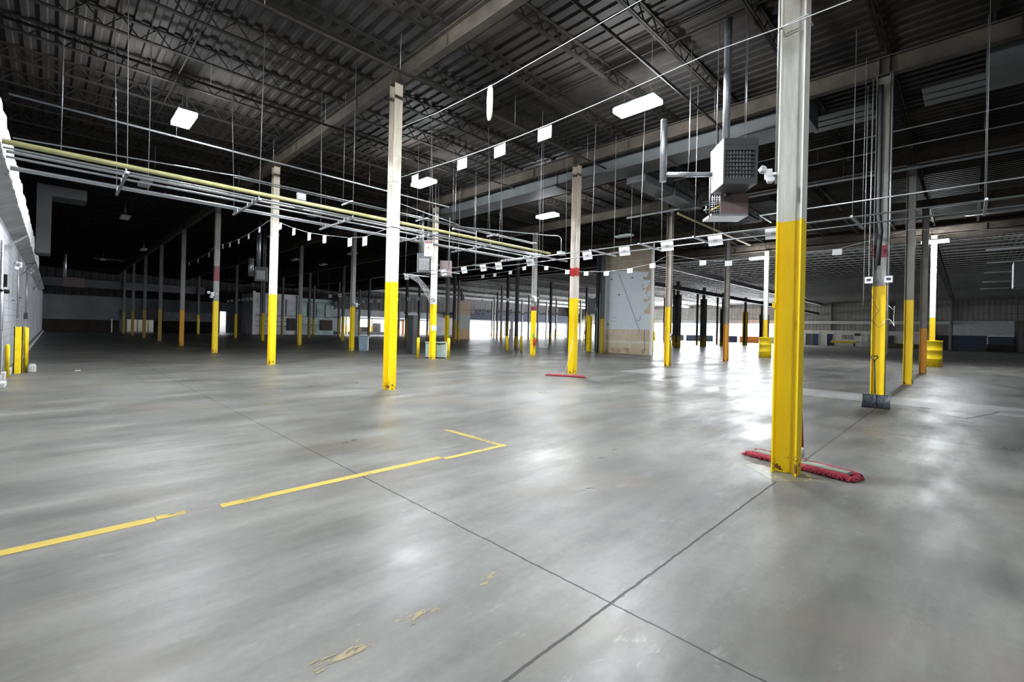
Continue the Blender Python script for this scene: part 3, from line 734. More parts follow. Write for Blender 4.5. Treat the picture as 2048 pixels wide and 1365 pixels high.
run('bent_conduit',[(9.6,12.05,4.95),(12.6,10.7,4.98)]+arc((12.75,10.55,4.98),(12.9,10.45,4.8),(12.9,10.45,4.98))+[(12.9,10.45,4.42)],.017,M['conduit'],'bent conduit looping down into the small junction box left of red band','conduit')
tag(MB().box(12.78,10.35,4.28,13.02,10.55,4.42).build('junction_box',M['greenbox'],bevel=.01),'small green grey junction box on the rack left of the red banded column','box')
run('drop_conduit',[(8.3,11.0,4.86),(8.3,11.0,3.35)],.013,M['conduit'],'white vertical drop conduit crossing the rack left of the wired column','conduit')
run('drop_conduit',[(10.2,12.0,4.9),(10.2,12.0,3.6)],.012,M['conduit'],'thin vertical drop conduit crossing the rack right of the wired column','conduit')

# warning sign on the wired column
t=thing('warning_sign','white warning sign with orange triangle hung from the conduits','sign',(7.55,10.98,3.60)); t.rotation_euler=(0,0,-radians(38)); t.scale=(.43,.43,.43)
MB().box(-.28,-.006,-.0,.28,.006,1.05).build('board',M['paper'],t)
MB().box(-.25,-.009,.86,.25,-.0065,1.02).build('header_band',M['dark'],t)
MB().box(-.2,-.011,.90,.2,-.0095,.985).build('header_patch',plain('dull red oval',lin((190,110,110)),.6),t)
MB().prism([(-.10,.50),(.10,.50),(0,.72)],-.009,-.0065,'y').build('triangle',M['orange'],t)
b=MB()
for z in (.40,.34,.22,.16): b.box(-.2,-.009,z,.2,-.0065,z+.02)
b.build('text_line',plain('grey print',(.3,.3,.32),.7),t)

# ---------------------------------------------------------------- unit heaters
def heater(x,y,z,rz,label,big=True,s=1.0,front='heater_grey'):
    """origin at bottom centre of the front grille; local +Y points away from the viewer"""
    t=thing('unit_heater',label,'heater',(x,y,z),rz,group='hanging unit heaters'); t.scale=(s,s,s)
    W,H,D=.345,.95,.74
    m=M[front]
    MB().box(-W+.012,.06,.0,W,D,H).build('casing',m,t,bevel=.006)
    MB().box(-W-.004,.0,-.0,-W+.011,D,H-.0).build('side_panel',M['heater_lit_side'],t)
    fr=MB().box(-W+.011,-.01,0,W,.06,.13).box(-W+.011,-.01,.70,W,.06,H).box(-W+.011,-.01,.13,-W+.045,.06,.70).box(W-.045,-.01,.13,W,.06,.70).box(-W+.011,-.018,.81,W,-.01,.825)
    g=fr.build('front_frame',m,t)
    MB().box(-W+.04,.0601,.13,W-.04,.07,.70).build('dark_opening',M['black'],t)
    b=MB()
    for k in range(1,7): b.box(-W+.045,-.005,.13+.0815*k-.006,W-.045,.035,.13+.0815*k+.006)
    b.build('louver',m,t)
    b=MB()
    for k in range(8): b.box(-W+.10+.064*k-.010,.03,.13,-W+.10+.064*k+.010,.058,.70)
    b.build('heat_exchanger',M['galv'],t)
    b=MB()
    for k in range(8):
        x0=-W+.07+.072*k; b.box(x0,.10,-.003,x0+.012,D-.12,.0)
    b.build('bottom_slot',M['dark'],t)
    MB().tube([(-.16,.38,H),(-.16,.38,8.42/s-z/s)],.075,16).build('flue_pipe',M['galv'],t)
    for k,(a,c) in enumerate([(-.28,.12),(.12,.12),(.22,.3),(-.28,.6)]): MB().tube([(a,c,H),(a,c,8.42/s-z/s)],.008,6).build('hanger_rod',M['conduit'],t)
    return t
H1=heater(9.99,3.39,4.69,-radians(49.8),'large hanging unit heater with square grille and side coloured as if lamplit')
W=.345
MB().tube([(-W,.66,.42),(-W-1.0,.66,.42)],.052,16).build('air_duct',M['galv'],H1)
MB().lathe([(.075,-.02),(.075,1.36),(.072,1.365)],20,(-W-1.06,.66,.28-.0)).build('air_intake',M['galv'],H1)
MB().tube([(-W-.52,.66,.46),(-W-.50,.66,.95),(-W-.5,.66,3.4)],.009,6).build('duct_rod',M['conduit'],H1)
# burner / fan housing below and behind
b=MB().box(-.10,.78,-.42,.50,.80,.02).box(.48,.80,-.42,.50,1.35,.02); b.build('rear_housing',M['brown'],H1)
MB().box(-.30,.78,-.47,.50,1.35,-.42).build('housing_bottom',M['galv'],H1)
b=MB()
for k in range(7): b.tube([(-.1,.80+.001*k,-.05-.05*k),(-.29,.84,-.05-.05*k)],.005,4)
for k in range(4): b.tube([(-.12-.05*k,.82,0),(-.12-.05*k,.82,-.4)],.005,4)
b.build('fan_guard',M['galv'],H1)
MB().tube([(-W-.02,.70,.36),(-W-.02,.70,-.52)],.018,8).tube([(-W-.02,.70,-.34),(-W-.16,.66,-.38)],.014,8).tube([(-W-.10,.68,-.28),(-W-.10,.68,-.44)],.016,8).build('gas_line',M['conduit'],H1)
MB().tube([(-W+.02,.76,-.36),(-.05,.80,-.20)],.01,6).build('yellow_hose',M['yellow'],H1)
MB().box(-.06,.6,-.06,.06,.74,0).build('motor_bracket',M['dark'],H1)

H2=heater(13.72,20.3,4.46,-radians(38),'smaller hanging heater half hidden behind the wired column',s=1.06)
MB().box(.75,.5,-.05,1.35,1.1,.70).build('brown_unit',M['brown'],H2); MB().box(.4,.5,-.12,1.4,1.15,-.06).build('base_tray',M['duct'],H2); MB().tube([(.3,.6,.45),(.8,.6,.45)],.10,12).build('motor',M['dark'],H2)
H3=heater(9.6,33.0,4.35,-radians(20),'dim hanging heater with grille in the dark, left of the second white column',s=1.0)
MB().tube([(-.65,.7,.35),(-.65,.7,1.55)],.16,16).build('fat_flue',M['galv'],H3)
t=thing('unit_heater','dark hanging heater cut off by the right edge of the picture','heater',(30.5,-1.9,3.95),group=None)
MB().box(-.5,-.8,0,.5,.5,1.15).build('casing',M['duct'],t,bevel=.02); MB().tube([(0,-.1,1.15),(0,-.1,4.07)],.05,10).build('flue_pipe',M['conduit'],t)
t=thing('unit_heater','tiny dim heater far back in the dark by the left wall','heater',(1.2,62,4.7))
MB().box(-.6,-.5,0,.9,.5,.9).build('casing',M['brown'],t); MB().tube([(-.5,0,.9),(-.5,0,3.33)],.12,10).build('flue_pipe',M['galv'],t)

# ---------------------------------------------------------------- air ducts
tag(MB().box(13.75,3.0,7.22,14.75,19.5,7.98).box(13.7,11.4,7.15,14.8,11.46,8.0).box(13.7,7.0,7.19,14.8,7.05,8.0).box(13.7,5.3,7.19,14.8,5.35,8.0).build('air_duct',M['duct']),'long rectangular grey air duct running behind the second row of columns','duct')
tag(MB().box(14.76,8.2,6.98,19.7,8.95,7.5).box(17,8.15,6.93,17.05,9.0,7.53).box(19.2,8.15,6.93,19.25,9.0,7.53).build('air_duct',M['duct']),'branch air duct crossing toward the drywall panel under the roof','duct')
tag(MB().box(13.75,-5.5,7.26,14.75,-.2,7.98).build('air_duct',M['duct']),'dark air duct at the upper right behind the outlet box column','duct')
b=MB()
for k in range(3): b.box(15.1+.42*k,-5.5,7.75,15.42+.42*k,.9,7.80)
tag(b.build('ribbed_panel',M['duct']),'long ribbed sheet panel under the roof at the upper right','panel')
b=MB()
for k in range(3): b.box(15.1+.42*k,1.9,7.75,15.42+.42*k,3.4,7.80)
tag(b.build('ribbed_panel',M['duct']),'short ribbed sheet panel between foreground column and outlet box column','panel')
run('sprinkler_main',[(19.9,-5.5,7.2),(19.9,12,7.2)],.05,M['rod'],'dusty main pipe crossing the upper right below the third girder','pipe',n=10)
run('roof_conduit',[(17.2,-5.5,7.6),(17.2,9,7.6)],.02,M['conduit'],'thin pale conduit under the roof at upper right, front one','conduit')
run('roof_conduit',[(18.4,-5.5,7.5),(18.4,5,7.5)],.018,M['conduit'],'thin pale conduit under the roof at upper right, rear one','conduit')
run('yellow_pipe',[(19.5,9.2,6.9),(29.0,9.2,6.9)],.05,M['pipe_yellow'],'pale yellow pipe sloping down behind the outlet column right of the panel','pipe')

for o in [o for o in bpy.data.objects if o.name.startswith(('air_duct','ribbed_panel','sprinkler_main','roof_conduit','yellow_pipe')) and o.parent is None]:
    vs=[v.co for v in o.data.vertices]; xa,xb=min(v.x for v in vs),max(v.x for v in vs); ya,yb=min(v.y for v in vs),max(v.y for v in vs); zb=max(v.z for v in vs)
    for q_ in (.12,.5,.88):
        px_,py_=((xa+(xb-xa)*q_,(ya+yb)/2) if xb-xa>yb-ya else ((xa+xb)/2,ya+(yb-ya)*q_))
        MB().tube([(px_,py_,zb-.01),(px_,py_,8.035)],.006,5).build('hanger_rod',M['rod'],o)
# ---------------------------------------------------------------- left wall canopy and fittings
b=MB(); x0=-.62
b.add([(XL,YB,4.0),(x0,YB,4.18),(x0,58,4.18),(XL,58,4.0),(XL,YB,4.10),(x0,YB,4.26),(x0,58,4.26),(XL,58,4.10)],[(0,1,2,3),(4,7,6,5),(0,4,5,1),(2,6,7,3),(1,5,6,2),(0,3,7,4)])
can=thing('wall_canopy','long grey canopy box with torn white edge along the left wall','canopy',(0,0,0))
b.build('soffit',M['drywall'],can)
b=MB(); vs=[];fs=[]; n=170
for k in range(n+1):
    y=YB+(36-YB)*k/n; zt=4.84+.05*sin(k*.9)+random.uniform(-.03,.03); zb=4.20+random.uniform(-.05,.02); w_=.018*sin(k*1.7)
    for (xx,zz) in ((x0+w_,zb),(x0+.02+w_*.6,(zt+zb)/2),(x0+w_,zt),(x0-.03+w_,zt),(x0-.03,zb)): vs.append((xx,y,zz))
for k in range(n):
    for q in range(5): fs.append((5*k+q,5*k+(q+1)%5,5*(k+1)+(q+1)%5,5*(k+1)+q))
b.add(vs,fs); b.build('torn_edge',M['insul'],can)
MB().box(XL,YB,4.62,x0-.03,36,4.70).build('canopy_top',M['drywall'],can)
for k,y in enumerate((21,31,45)): MB().bar((XL,y-3.5,3.30),(x0+.0,y,4.16),.045,.045).bar((XL,y,4.02),(x0,y,4.16),.03,.03).build('brace',M['galv'],can)
t=thing('duct_drop','dim grey duct turning down at the end of the left canopy','duct',(0,0,0))
MB().box(-.58,27.5,4.3,-.14,28.8,7.2).build('riser',M['duct'],t); MB().box(-.14,27.5,6.75,.95,28.8,7.2).build('arm',M['duct'],t)
def em_light(x,y,z,rz,label,s=1.0):
    t=thing('emergency_light',label,'emergency light',(x,y,z),rz,group='emergency lights'); t.scale=(s,s,s)
    MB().box(-.04,-.03,-.10,.05,.03,.04).build('body',M['white_plastic'],t,bevel=.012)
    MB().box(-.035,-.032,-.085,-.025,-.0301,-.075).build('indicator',M['redled'],t)
    for sx,tz in ((-.10,.0),(.02,-.14)):
        h=MB().lathe([(.030,0),(.052,.02),(.056,.06),(.052,.075)],6,(0,0,0)).build('lamp_head',M['white_plastic'],t,(sx,-.03,tz)); h.rotation_euler=(radians(70),radians(12),radians(20 if sx<0 else -15))
        MB().lathe([(.046,.0755),(.046,.078)],6).build('lens',M['unlit'],h)
    MB().box(.05,-.015,-.04,.13,.015,-.01).build('bracket',M['galv'],t)
    return t
em_light(5.79,1.66,3.44,radians(-60),'white twin head emergency light clamped on the foreground column',.85)
run('column_conduit',[(5.83,1.59,3.3),(5.83,1.59,7.5)],.011,M['conduit'],'thin conduit running up the left edge of the foreground column','conduit')
em_light(-.80,22.3,3.35,radians(-90),'small emergency light on the left block wall',1.3)
em_light(-.72,31.5,3.85,radians(-90),'small emergency light under the far end of the canopy',1.2)
em_light(5.70,27.3,3.05,radians(-40),'small emergency light arm on the dim red banded column',1.5)
em_light(20.62,18.62,3.55,radians(-40),'small white emergency light on the extinguisher column',1.6)
em_light(13.45,27.25,2.95,radians(-40),'small emergency light on the grey column beside the bin',1.3)
# wall conduits / windows on left wall
def wallpipe(y,z0,z1,lab): return run('wall_conduit',[(XL+.05,y,z0),(XL+.05,y,z1)],.022,M['galv'],lab,'conduit',n=8)
wallpipe(23.9,1.55,3.9,'vertical conduit on the left wall ending above the yellow guards')
wallpipe(31.0,1.6,3.9,'second vertical conduit further down the left wall')
t=thing('wall_valves','rusty valve pipework hanging on the left wall at the picture edge','pipework',(XL+.06,16.4,0))
MB().tube([(0,0,.2),(0,0,3.4)],.03,10).tube([(.0,.25,1.2),(.0,.25,2.6)],.03,8).build('riser',M['galv'],t)
MB().tube([(0,-.1,2.2),(0,.9,2.2)],.03,8).lathe([(.07,2.15),(.07,2.25)],12,(.04,.55,0)).box(-.08,.1,2.3,.08,.3,2.6).build('valve',M['joist'],t)
for k,(y0,y1,z0,z1) in enumerate([(21.4,22.6,2.2,3.0),(24.6,26.5,2.4,3.3)]):
    w=MB().box(XL,y0,z0,XL+.02,y1,z1).build('window_%d'%(k+2),M['farmid']); w['kind']='structure'
    MB().box(XL,y0-.06,z0-.08,XL+.05,y1+.06,z0).build('window_sill',M['drywall'],w)
t=thing('switch_box','small grey switch box on the left wall','box',(XL+.06,30.5,1.62)); MB().box(-.05,-.3,-.12,.06,.3,.16).build('box',M['duct'],t)
# bollards
def bollard(x,y,h,rr,label,grp):
    b=MB().lathe([(rr,0),(rr,h-.05),(rr*.85,h-.02),(rr*.4,h)],16); return tag(b.build('bollard',M['yellow'],None,(x,y,0)),label,'bollard',grp)
tag(MB().box(-.085,-.03,0,.085,.0,1.30).box(-.085,-.03,0,-.065,.12,1.30).box(.065,-.03,0,.085,.12,1.30).build('corner_guard',M['yellow'],None,(-.675,18.75,0)),'wide tall yellow steel guard by the left wall','column guard')
bollard(-.545,19.1,1.30,.035,'tall thin yellow bollard right behind the wide yellow guard','yellow bollards by the left wall')
bollard(-.60,22.1,1.24,.04,'tallest looking thin bollard at the right end of the left wall group','yellow bollards by the left wall')
bollard(-.82,17.6,.86,.045,'short yellow bollard at the left picture edge','yellow bollards by the left wall')
for x,y,sx,sy,h,l_ in [(-.40,19.0,.08,.15,.19,'pale concrete block at the foot of the thin yellow bollards'),(-.42,20.2,.07,.15,.16,'small concrete block behind the pale one by the bollards'),(-.85,18.45,.07,.2,.2,'concrete block between the left bollards'),(-.87,16.9,.06,.25,.2,'concrete block at the left picture edge behind the curb'),(-.82,15.2,.10,.3,.12,'low concrete curb lying at the left picture edge')]:
    tag(MB().box(-sx,-sy,0,sx,sy,h).build('concrete_block',M['fence'],None,(x,y,0),bevel=.02),l_,'block')
tag(MB().box(-.06,-.05,0,.06,.05,.012).build('paper_scrap',M['paper'],None,(.55,19.0,0)),'small white scrap lying on the floor at the left','litter')

# ---------------------------------------------------------------- transformer cabinet with bollards at column (1,2)
t=thing('electrical_cabinet','grey green electrical cabinet on the floor behind the wired column','cabinet',(13.95,19.35,0),-radians(42))
MB().box(-.52,-.35,.06,.52,.35,.78).build('body',M['greenbox'],t,bevel=.01); MB().box(-.55,-.38,.78,.55,.38,.84).build('lid',M['greenbox'],t,bevel=.01); MB().box(-.5,-.3,0,.5,.3,.06).build('plinth',M['dark'],t)
b=MB(); 
b.tube([(-.1,-.37,.80),(.15,-.39,.74),(.45,-.38,.78)],.02,6); b.build('sagging_cable',M['black'],t)
g='bollards around the electrical cabinet'
bollard(13.0,19.6,1.05,.075,'yellow bollard left of the wired column',g); bollard(14.10,18.55,1.05,.08,'yellow bollard right of the electrical cabinet',g); bollard(14.9,20.9,1.10,.075,'yellow bollard behind the electrical cabinet',g)
bollard(23.5,23.9,1.1,.11,'yellow bollard left beside the silver column, before the bright opening','bollards before the bright opening'); bollard(24.7,23.6,1.1,.10,'lone yellow bollard right of the silver column, before the bright opening','bollards before the bright opening')
tag(hsec(0,1.6,.24,.2).box(-.10,-.12,1.6,.10,.0,2.4).build('equipment_post',M['galv'],None,(23.9,23.9,0)),'silver steel post between bollards in front of the bright opening','post')
t=thing('paper_notice','blank white notice taped on the yellow part of the wired column','sign',(13.31,18.70,1.42)); MB().box(-.17,-.004,0,.13,.0,.26).build('sheet',M['paper'],t); 
t=thing('cable_bundle','loose white cables looping from the rack to the wired column','cable',(0,0,0))
for k in range(5):
    y=18.6+.05*k; MB().tube([(12.0-.08*k,19.0,4.1),(12.5,18.95,4.0-.07*k),(12.95,18.8,3.5-.12*k),(13.15,18.72+.01*k,3.0-.1*k)],.006,5).build('cable',M['cable'],t)
t=thing('column_box','small box with round dials fixed to the wired column','box',(13.2,18.68,2.95)); MB().box(-.12,-.06,-.06,.12,0,.06).build('body',M['galv'],t)
tag(MB().box(-.22,-.3,.05,.1,.3,2.25).build('switchgear_cabinet',M['duct'],None,(14.9,23.0,0)),'tall grey electrical panel seen left behind the wired column','cabinet')
# bin
t=thing('waste_bin','grey plastic waste bin standing beside the grey and yellow column','bin',(13.85,27.0,0),-radians(30))
b=MB(); b.add([(-.24,-.26,0),(.24,-.26,0),(.24,.26,0),(-.24,.26,0),(-.30,-.32,.92),(.30,-.32,.92),(.30,.32,.92),(-.30,.32,.92)],[(0,3,2,1),(0,1,5,4),(1,2,6,5),(2,3,7,6),(3,0,4,7),(4,5,6,7)]); b.build('body',M['bin'],t,bevel=.02)
MB().box(-.33,-.35,.92,.33,.35,.97).box(.30,-.1,.85,.40,.1,.93).build('lid',M['bin'],t,bevel=.015); MB().box(.285,-.33,.02,.32,-.30,.9).build('edge_strip',M['white_plastic'],t)
# extinguisher
t=thing('fire_extinguisher','red fire extinguisher hanging on the grey and yellow column','fire extinguisher',(20.62,18.62,.62))
MB().lathe([(.055,0),(.075,.02),(.075,.34),(.05,.40),(.022,.43)],16).build('cylinder',M['red'],t); MB().box(-.02,-.03,.43,.02,.03,.50).box(-.02,-.12,.48,.02,.04,.50).build('valve',M['dark'],t)
MB().tube([(.03,0,.46),(.12,-.02,.40),(.11,-.02,.12)],.012,6).build('hose',M['black'],t)
tag(MB().box(-.06,-.008,0,.08,0,.2).build('safety_tag',plain('green tag',lin((60,200,110)),.6),None,(20.62,18.71,1.12)),'small green tag above the fire extinguisher','sign')
# outlets on (2,1) and small plates
for k,z in enumerate((1.50,1.30)):
    t=thing('outlet_box',['upper white outlet box on the yellow column right of panel','lower white outlet box on the yellow column right of panel'][k],'outlet',(20.70,9.99,z),group='white outlets right of the panel'); MB().box(-.07,-.05,-.06,.05,.0,.06).build('box',M['white_plastic'],t,bevel=.005)
# outlets and wires on (1,0)
for k,y in enumerate((1.62,1.27)):
    t=thing('outlet_box',['left outlet box on the snow shovel column','right outlet box on the snow shovel column'][k],'outlet',(13.18,y,2.88),group='outlet boxes on the snow shovel column')
    MB().box(-.04,-.075,-.075,.04,.075,.075).build('box',M['white_plastic'],t,bevel=.005)
    MB().box(-.045,-.04,-.02,-.0401,.04,.03).build('socket',M['dark'],t)
run('column_conduit',[(13.19,1.62,2.95),(13.19,1.62,5.0),(13.19,1.62,7.5)],.014,M['conduit'],'left conduit running up the snow shovel column','conduit')
run('column_conduit',[(13.17,1.27,1.2),(13.17,1.27,7.5)],.018,M['conduit'],'bright right conduit running down the snow shovel column','conduit')
run('column_conduit',[(13.24,1.72,2.3),(13.24,1.72,7.4)],.010,M['rod'],'thin outer conduit left of the snow shovel column','conduit')
run('column_cable',[(13.12,1.46,3.2),(13.12,1.44,3.7),(13.12,1.42,3.95),(13.16,1.47,4.4),(13.16,1.47,7.3)],.045,M['dark'],'thick dark cable with connectors hanging inside the snow shovel column','cable')
pts=[(13.16,1.27,2.3)]+[(13.10+.02*sin(a),1.22-.10*sin(a*.5)-.04*cos(a),2.2-.42*(a/9)+.15*sin(a)) for a in [q*.45 for q in range(21)]]
run('tangled_wire',pts,.006,M['cable'],'tangled pale wire hanging at the right side of the snow shovel column','wire',n=5)
run('tangled_wire',[(13.14,1.60,2.8),(13.13,1.55,2.5),(13.13,1.5,2.3),(13.12,1.42,2.18),(13.12,1.50,2.05),(13.13,1.55,1.95),(13.12,1.42,1.80),(13.12,1.34,1.86)],.005,M['dark'],'dark looping wire on the yellow face of the snow shovel column','wire',n=5)
tag(MB().tube([(5.79,10.27,5.12),(5.79,10.0,5.13),(6.03,10.0,5.13),(6.03,10.27,5.12),(5.79,10.27,5.12)],.006,5).build('cord_wrap',M['cable']),'white cord wrapped around the centre column','cord')
tag(MB().tube([(5.79,1.58,5.07),(5.79,1.30,5.10),(6.03,1.30,5.10),(6.03,1.58,5.07),(5.79,1.58,5.07)],.006,5).build('cord_wrap',M['cable']),'white cord wrapped around the foreground column','cord')
tag(MB().tube([(5.79,10.27,4.0),(5.79,10.0,4.0),(6.03,10.0,4.0),(6.03,10.27,4.0),(5.79,10.27,4.0)],.008,5).build('wire_band',M['dark']),'dark wire band around the centre column','wire')
tag(MB().box(5.785,1.555,1.87,5.82,1.585,1.93).build('bracket_tab',M['yellow']),'small yellow tab on the foreground column','bracket')
tag(MB().box(5.56,18.5,4.32,5.74,18.72,4.5).build('junction_box',M['galv']),'small grey junction box on the left white column','box') if False else None
tag(MB().box(3.9,10.9,4.42,4.08,11.0,4.58).build('junction_box',M['galv'],bevel=.005),'small grey junction box on the yellow pipe rack near the left white column','box')

# ---------------------------------------------------------------- tall drywall partition
pan=thing('drywall_partition','tall pale blue drywall partition with bare patches, right of centre','partition',(29.5,0,0))
def panelmat():
    m,nt,b=mat('painted drywall with bare paper'); t=NT(nt); X=t.xyz(t.obj()); v=t.obj()
    y,z=X[1],X[2]; wob=t.m('MULTIPLY',t.m('SUBTRACT',t.noise(v,1.5,3,.5),.5),.22); zz=t.m('ADD',z,wob)
    tanc=t.mix(t.ramp(t.noise(v,1.1,4,.6),[(.4,0.),(.65,1.)]),(.50,.40,.28),(.60,.52,.40))
    blue=t.mix(t.ramp(t.noise(v,.8,4,.5),[(.4,0.),(.7,1.)]),(.58,.65,.69),(.66,.71,.74))
    isb=t.m('MULTIPLY',t.m('GREATER_THAN',z,1.78),t.m('LESS_THAN',t.m('ADD',z,t.m('MULTIPLY',t.m('SUBTRACT',y,17.7),-.10)),6.03))
    # torn paper at the right edge
    tear=t.m('MULTIPLY',t.m('LESS_THAN',y,16.45),t.m('GREATER_THAN',t.m('ADD',t.m('SUBTRACT',t.noise(v,1.6,2,.5),.5),t.m('MULTIPLY',t.m('SUBTRACT',16.45,y),.35)),.13))
    tear=t.m('MULTIPLY',tear,t.m('GREATER_THAN',z,2.9))
    isb=t.m('MULTIPLY',isb,t.m('SUBTRACT',1,tear))
    up=t.mix(.45,tanc,(.16,.15,.12)); lowc=tanc; c=t.mix(t.m('GREATER_THAN',z,5.),lowc,up)
    # white plaster joints
    jt=t.m('LESS_THAN',t.m('ABSOLUTE',t.m('SUBTRACT',zz,.86)),.09)
    jt=t.m('MAXIMUM',jt,t.m('MULTIPLY',t.m('LESS_THAN',t.m('ABSOLUTE',t.m('SUBTRACT',y,17.35)),.07),t.m('LESS_THAN',z,.9)))
    dr=t.m('MULTIPLY',t.m('LESS_THAN',t.m('PINGPONG',t.m('SUBTRACT',y,.1),.2),.035),t.m('GREATER_THAN',zz,1.40))
    dr=t.m('MULTIPLY',dr,t.m('LESS_THAN',z,1.8)); jt=t.m('MAXIMUM',jt,dr)
    ju=t.m('MULTIPLY',t.m('GREATER_THAN',z,6.1),t.m('MAXIMUM',t.m('LESS_THAN',t.m('ABSOLUTE',t.m('SUBTRACT',y,18.35)),.05),t.m('LESS_THAN',t.m('ABSOLUTE',t.m('SUBTRACT',zz,6.75)),.05)))
    c=t.mix(t.m('MULTIPLY',jt,.75),c,(.62,.61,.58)); c=t.mix(t.m('MULTIPLY',ju,.5),c,(.45,.43,.38))
    rs=t.m('MULTIPLY',t.m('LESS_THAN',zz,.42),t.ramp(t.noise(v,2.2,4,.6),[(.45,0.),(.6,.7)])); c=t.mix(rs,c,(.30,.16,.09))
    c=t.mix(isb,c,blue)
    t.l(c,b.inputs['Base Color']); b.inputs['Roughness'].default_value=.8; return m
MB().box(0,15.72,0,.15,19.62,7.95).build('board',panelmat(),pan)
MB().box(-.04,15.62,0,.16,15.74,7.95).box(-.04,19.60,0,.16,19.70,7.95).build('edge_trim',M['whitewall'],pan)
MB().tube([(-.02,18.4,6.0),(-.02,16.5,1.55)],.012,5).build('diagonal_wire',M['dark'],pan)
MB().tube([(-.02,16.15,1.8),(-.03,16.2,1.2),(-.02,16.1,.6),(-.02,16.18,.1)],.016,5).build('dangling_wire',M['brown'],pan)
for y,z in ((18.95,5.5),(17.25,5.52),(18.3,4.33)): MB().box(-.02,y-.07,z-.04,0,y+.07,z+.04).build('patch',M['dark'],pan)
MB().box(-.01,18.5,2.62,0,18.85,2.645).box(-.01,18.5,2.36,0,18.9,2.385).box(-.01,16.55,2.42,0,16.9,2.44).box(-.01,16.53,2.42,0,16.56,2.75).build('slot_mark',M['duct'],pan)
o=MB().lathe([(.10,0),(.10,.01)],20).build('round_sticker',plain('orange brown sticker',lin((205,165,60)),.6,0,.6,30),pan,(-.0,19.2,2.13)); o.rotation_euler=(0,radians(-90),0)
MB().box(-.1,19.72,0,.2,19.95,7.6).box(-.15,20.05,0,.1,20.25,7.6).build('side_post',M['dark'],pan)
MB().tube([(-.12,19.85,0),(-.12,19.85,4.5)],.05,10).tube([(-.12,20.1,0),(-.12,20.1,3.4)],.04,10).build('riser_pipe',M['greenbox'],pan)
tag(MB().box(-.16,-.16,0,.16,.16,2.75).build('square_bollard',M['yellow'],None,(29.3,20.75,0),bevel=.03),'tall square yellow guard post left of the drywall partition','bollard')
run('slim_post',[(31.0,22.6,0),(31.2,22.4,3.2)],.04,M['yellow'],'slim yellow post leaning left of the drywall partition','post')
t=thing('control_cabinet','small grey control cabinet with a white notice, left of the drywall partition','cabinet',(31.5,21.8,3.0),-radians(45)); MB().box(-.6,-.2,0,.6,.2,1.3).build('box',M['duct'],t); MB().box(.0,-.22,.25,.42,-.201,.85).build('notice',M['paper'],t); MB().box(.12,-.23,.35,.28,-.221,.52).build('print',M['dark'],t)
MB().box(-.5,-.02,-3.0,-.4,.02,0).box(.4,-.02,-3.0,.5,.02,0).build('stand',M['dark'],t)

# ---------------------------------------------------------------- dust mops
def mop(p0,p1,w,label,handle_pts,seg,grp='red dust mops'):
    p0=Vector(p0);p1=Vector(p1); L=(p1-p0).length; ang=math.atan2(p1.y-p0.y,p1.x-p0.x)
    t=thing('dust_mop',label,'mop',tuple((p0+p1)/2),ang,group=grp)
    # yarn head : two shaggy lobes along the sides
    b=MB(); n=90; m=14
    for side in (-1,1):
        vs=[];fs=[]
        for i in range(n+1):
            x=-L/2+L*i/n; e=min(1,min(i,n-i)/6.0)**.5
            for k in range(m):
                a=2*pi*k/m; rr=(.034+.010*random.random())*(.35+.65*e)
                vs.append((x+random.uniform(-.006,.006),side*(w/2-.045)+cos(a)*rr*1.25,max(.004,.034+sin(a)*rr*.95)))
        for i in range(n):
            for k in range(m): fs.append((i*m+k,i*m+(k+1)%m,(i+1)*m+(k+1)%m,(i+1)*m+k))
        fs.append(tuple(range(m))); fs.append(tuple(n*m+k for k in reversed(range(m))))
        b.add(vs,fs,True)
    for e in (-1,1):
        for q in range(26):
            y=random.uniform(-w/2+.02,w/2-.02); b.tube([(e*(L/2-.03),y,.035),(e*(L/2+random.uniform(.01,.05)),y+random.uniform(-.02,.02),.012)],[.014,.006],6)
    for q in range(260):
        x=random.uniform(-L/2,L/2); sd=random.choice((-1,1)); y=sd*(w/2-.05+random.uniform(0,.03))
        b.tube([(x,y,.05),(x+random.uniform(-.02,.02),y+sd*.03,.04),(x+random.uniform(-.025,.025),y+sd*random.uniform(.04,.06),.010)],[.010,.009,.006],5)
    b.build('yarn_head',mm,t)
    MB().box(-L/2+.07,-(w/2-.085),.035,L/2-.07,w/2-.085,.072).build('canvas_back',M['mopback'],t,bevel=.008)
    b=MB().box(-.07,-.03,.072,.07,.03,.084)
    b.tube([(-.04,0,.084),(0,0,.11),(.04,0,.084)],.008,6); b.build('frame_clip',M['galv'],t)
    inv=t.matrix_world.inverted() if False else (Matrix.Translation(tuple((p0+p1)/2)) @ Matrix.Rotation(ang,4,'Z')).inverted()
    hp=[inv@Vector(p) for p in handle_pts]
    k=hp[0].lerp(hp[1],.10)
    MB().tube([hp[0],k],[.014,.016],10).build('ferrule',M['galv'],t)
    MB().tube([k,hp[1]],.0125,10).build('handle',M[seg],t)
    MB().tube([hp[0]-Vector((.03,0,0)),hp[0]+Vector((.03,0,0))],.014,8).build('swivel',M['galv'],t)
    return t
m_,nt_,b_=mat('red cotton yarn'); t_=NT(nt_); n_=t_.noise(t_.obj(),45,3,.6)
t_.l(t_.mix(t_.ramp(n_,[(.3,0.),(.7,1.)]),(.17,.012,.025),(.38,.045,.07)),b_.inputs['Base Color']); b_.inputs['Roughness'].default_value=.95; mm=m_
mop((6.47,1.99,0),(6.19,.83,0),.30,'large red dust mop lying behind the foreground column, red handle leaning',[(6.37,1.375,.10),(6.045,1.37,1.42)],'wood_red')
mop((12.08,10.28,0),(12.62,9.10,0),.24,'smaller red dust mop in front of the red banded column, pale handle',[(12.62,9.90,.085),(13.19,10.02,1.32)],'wood_pale')

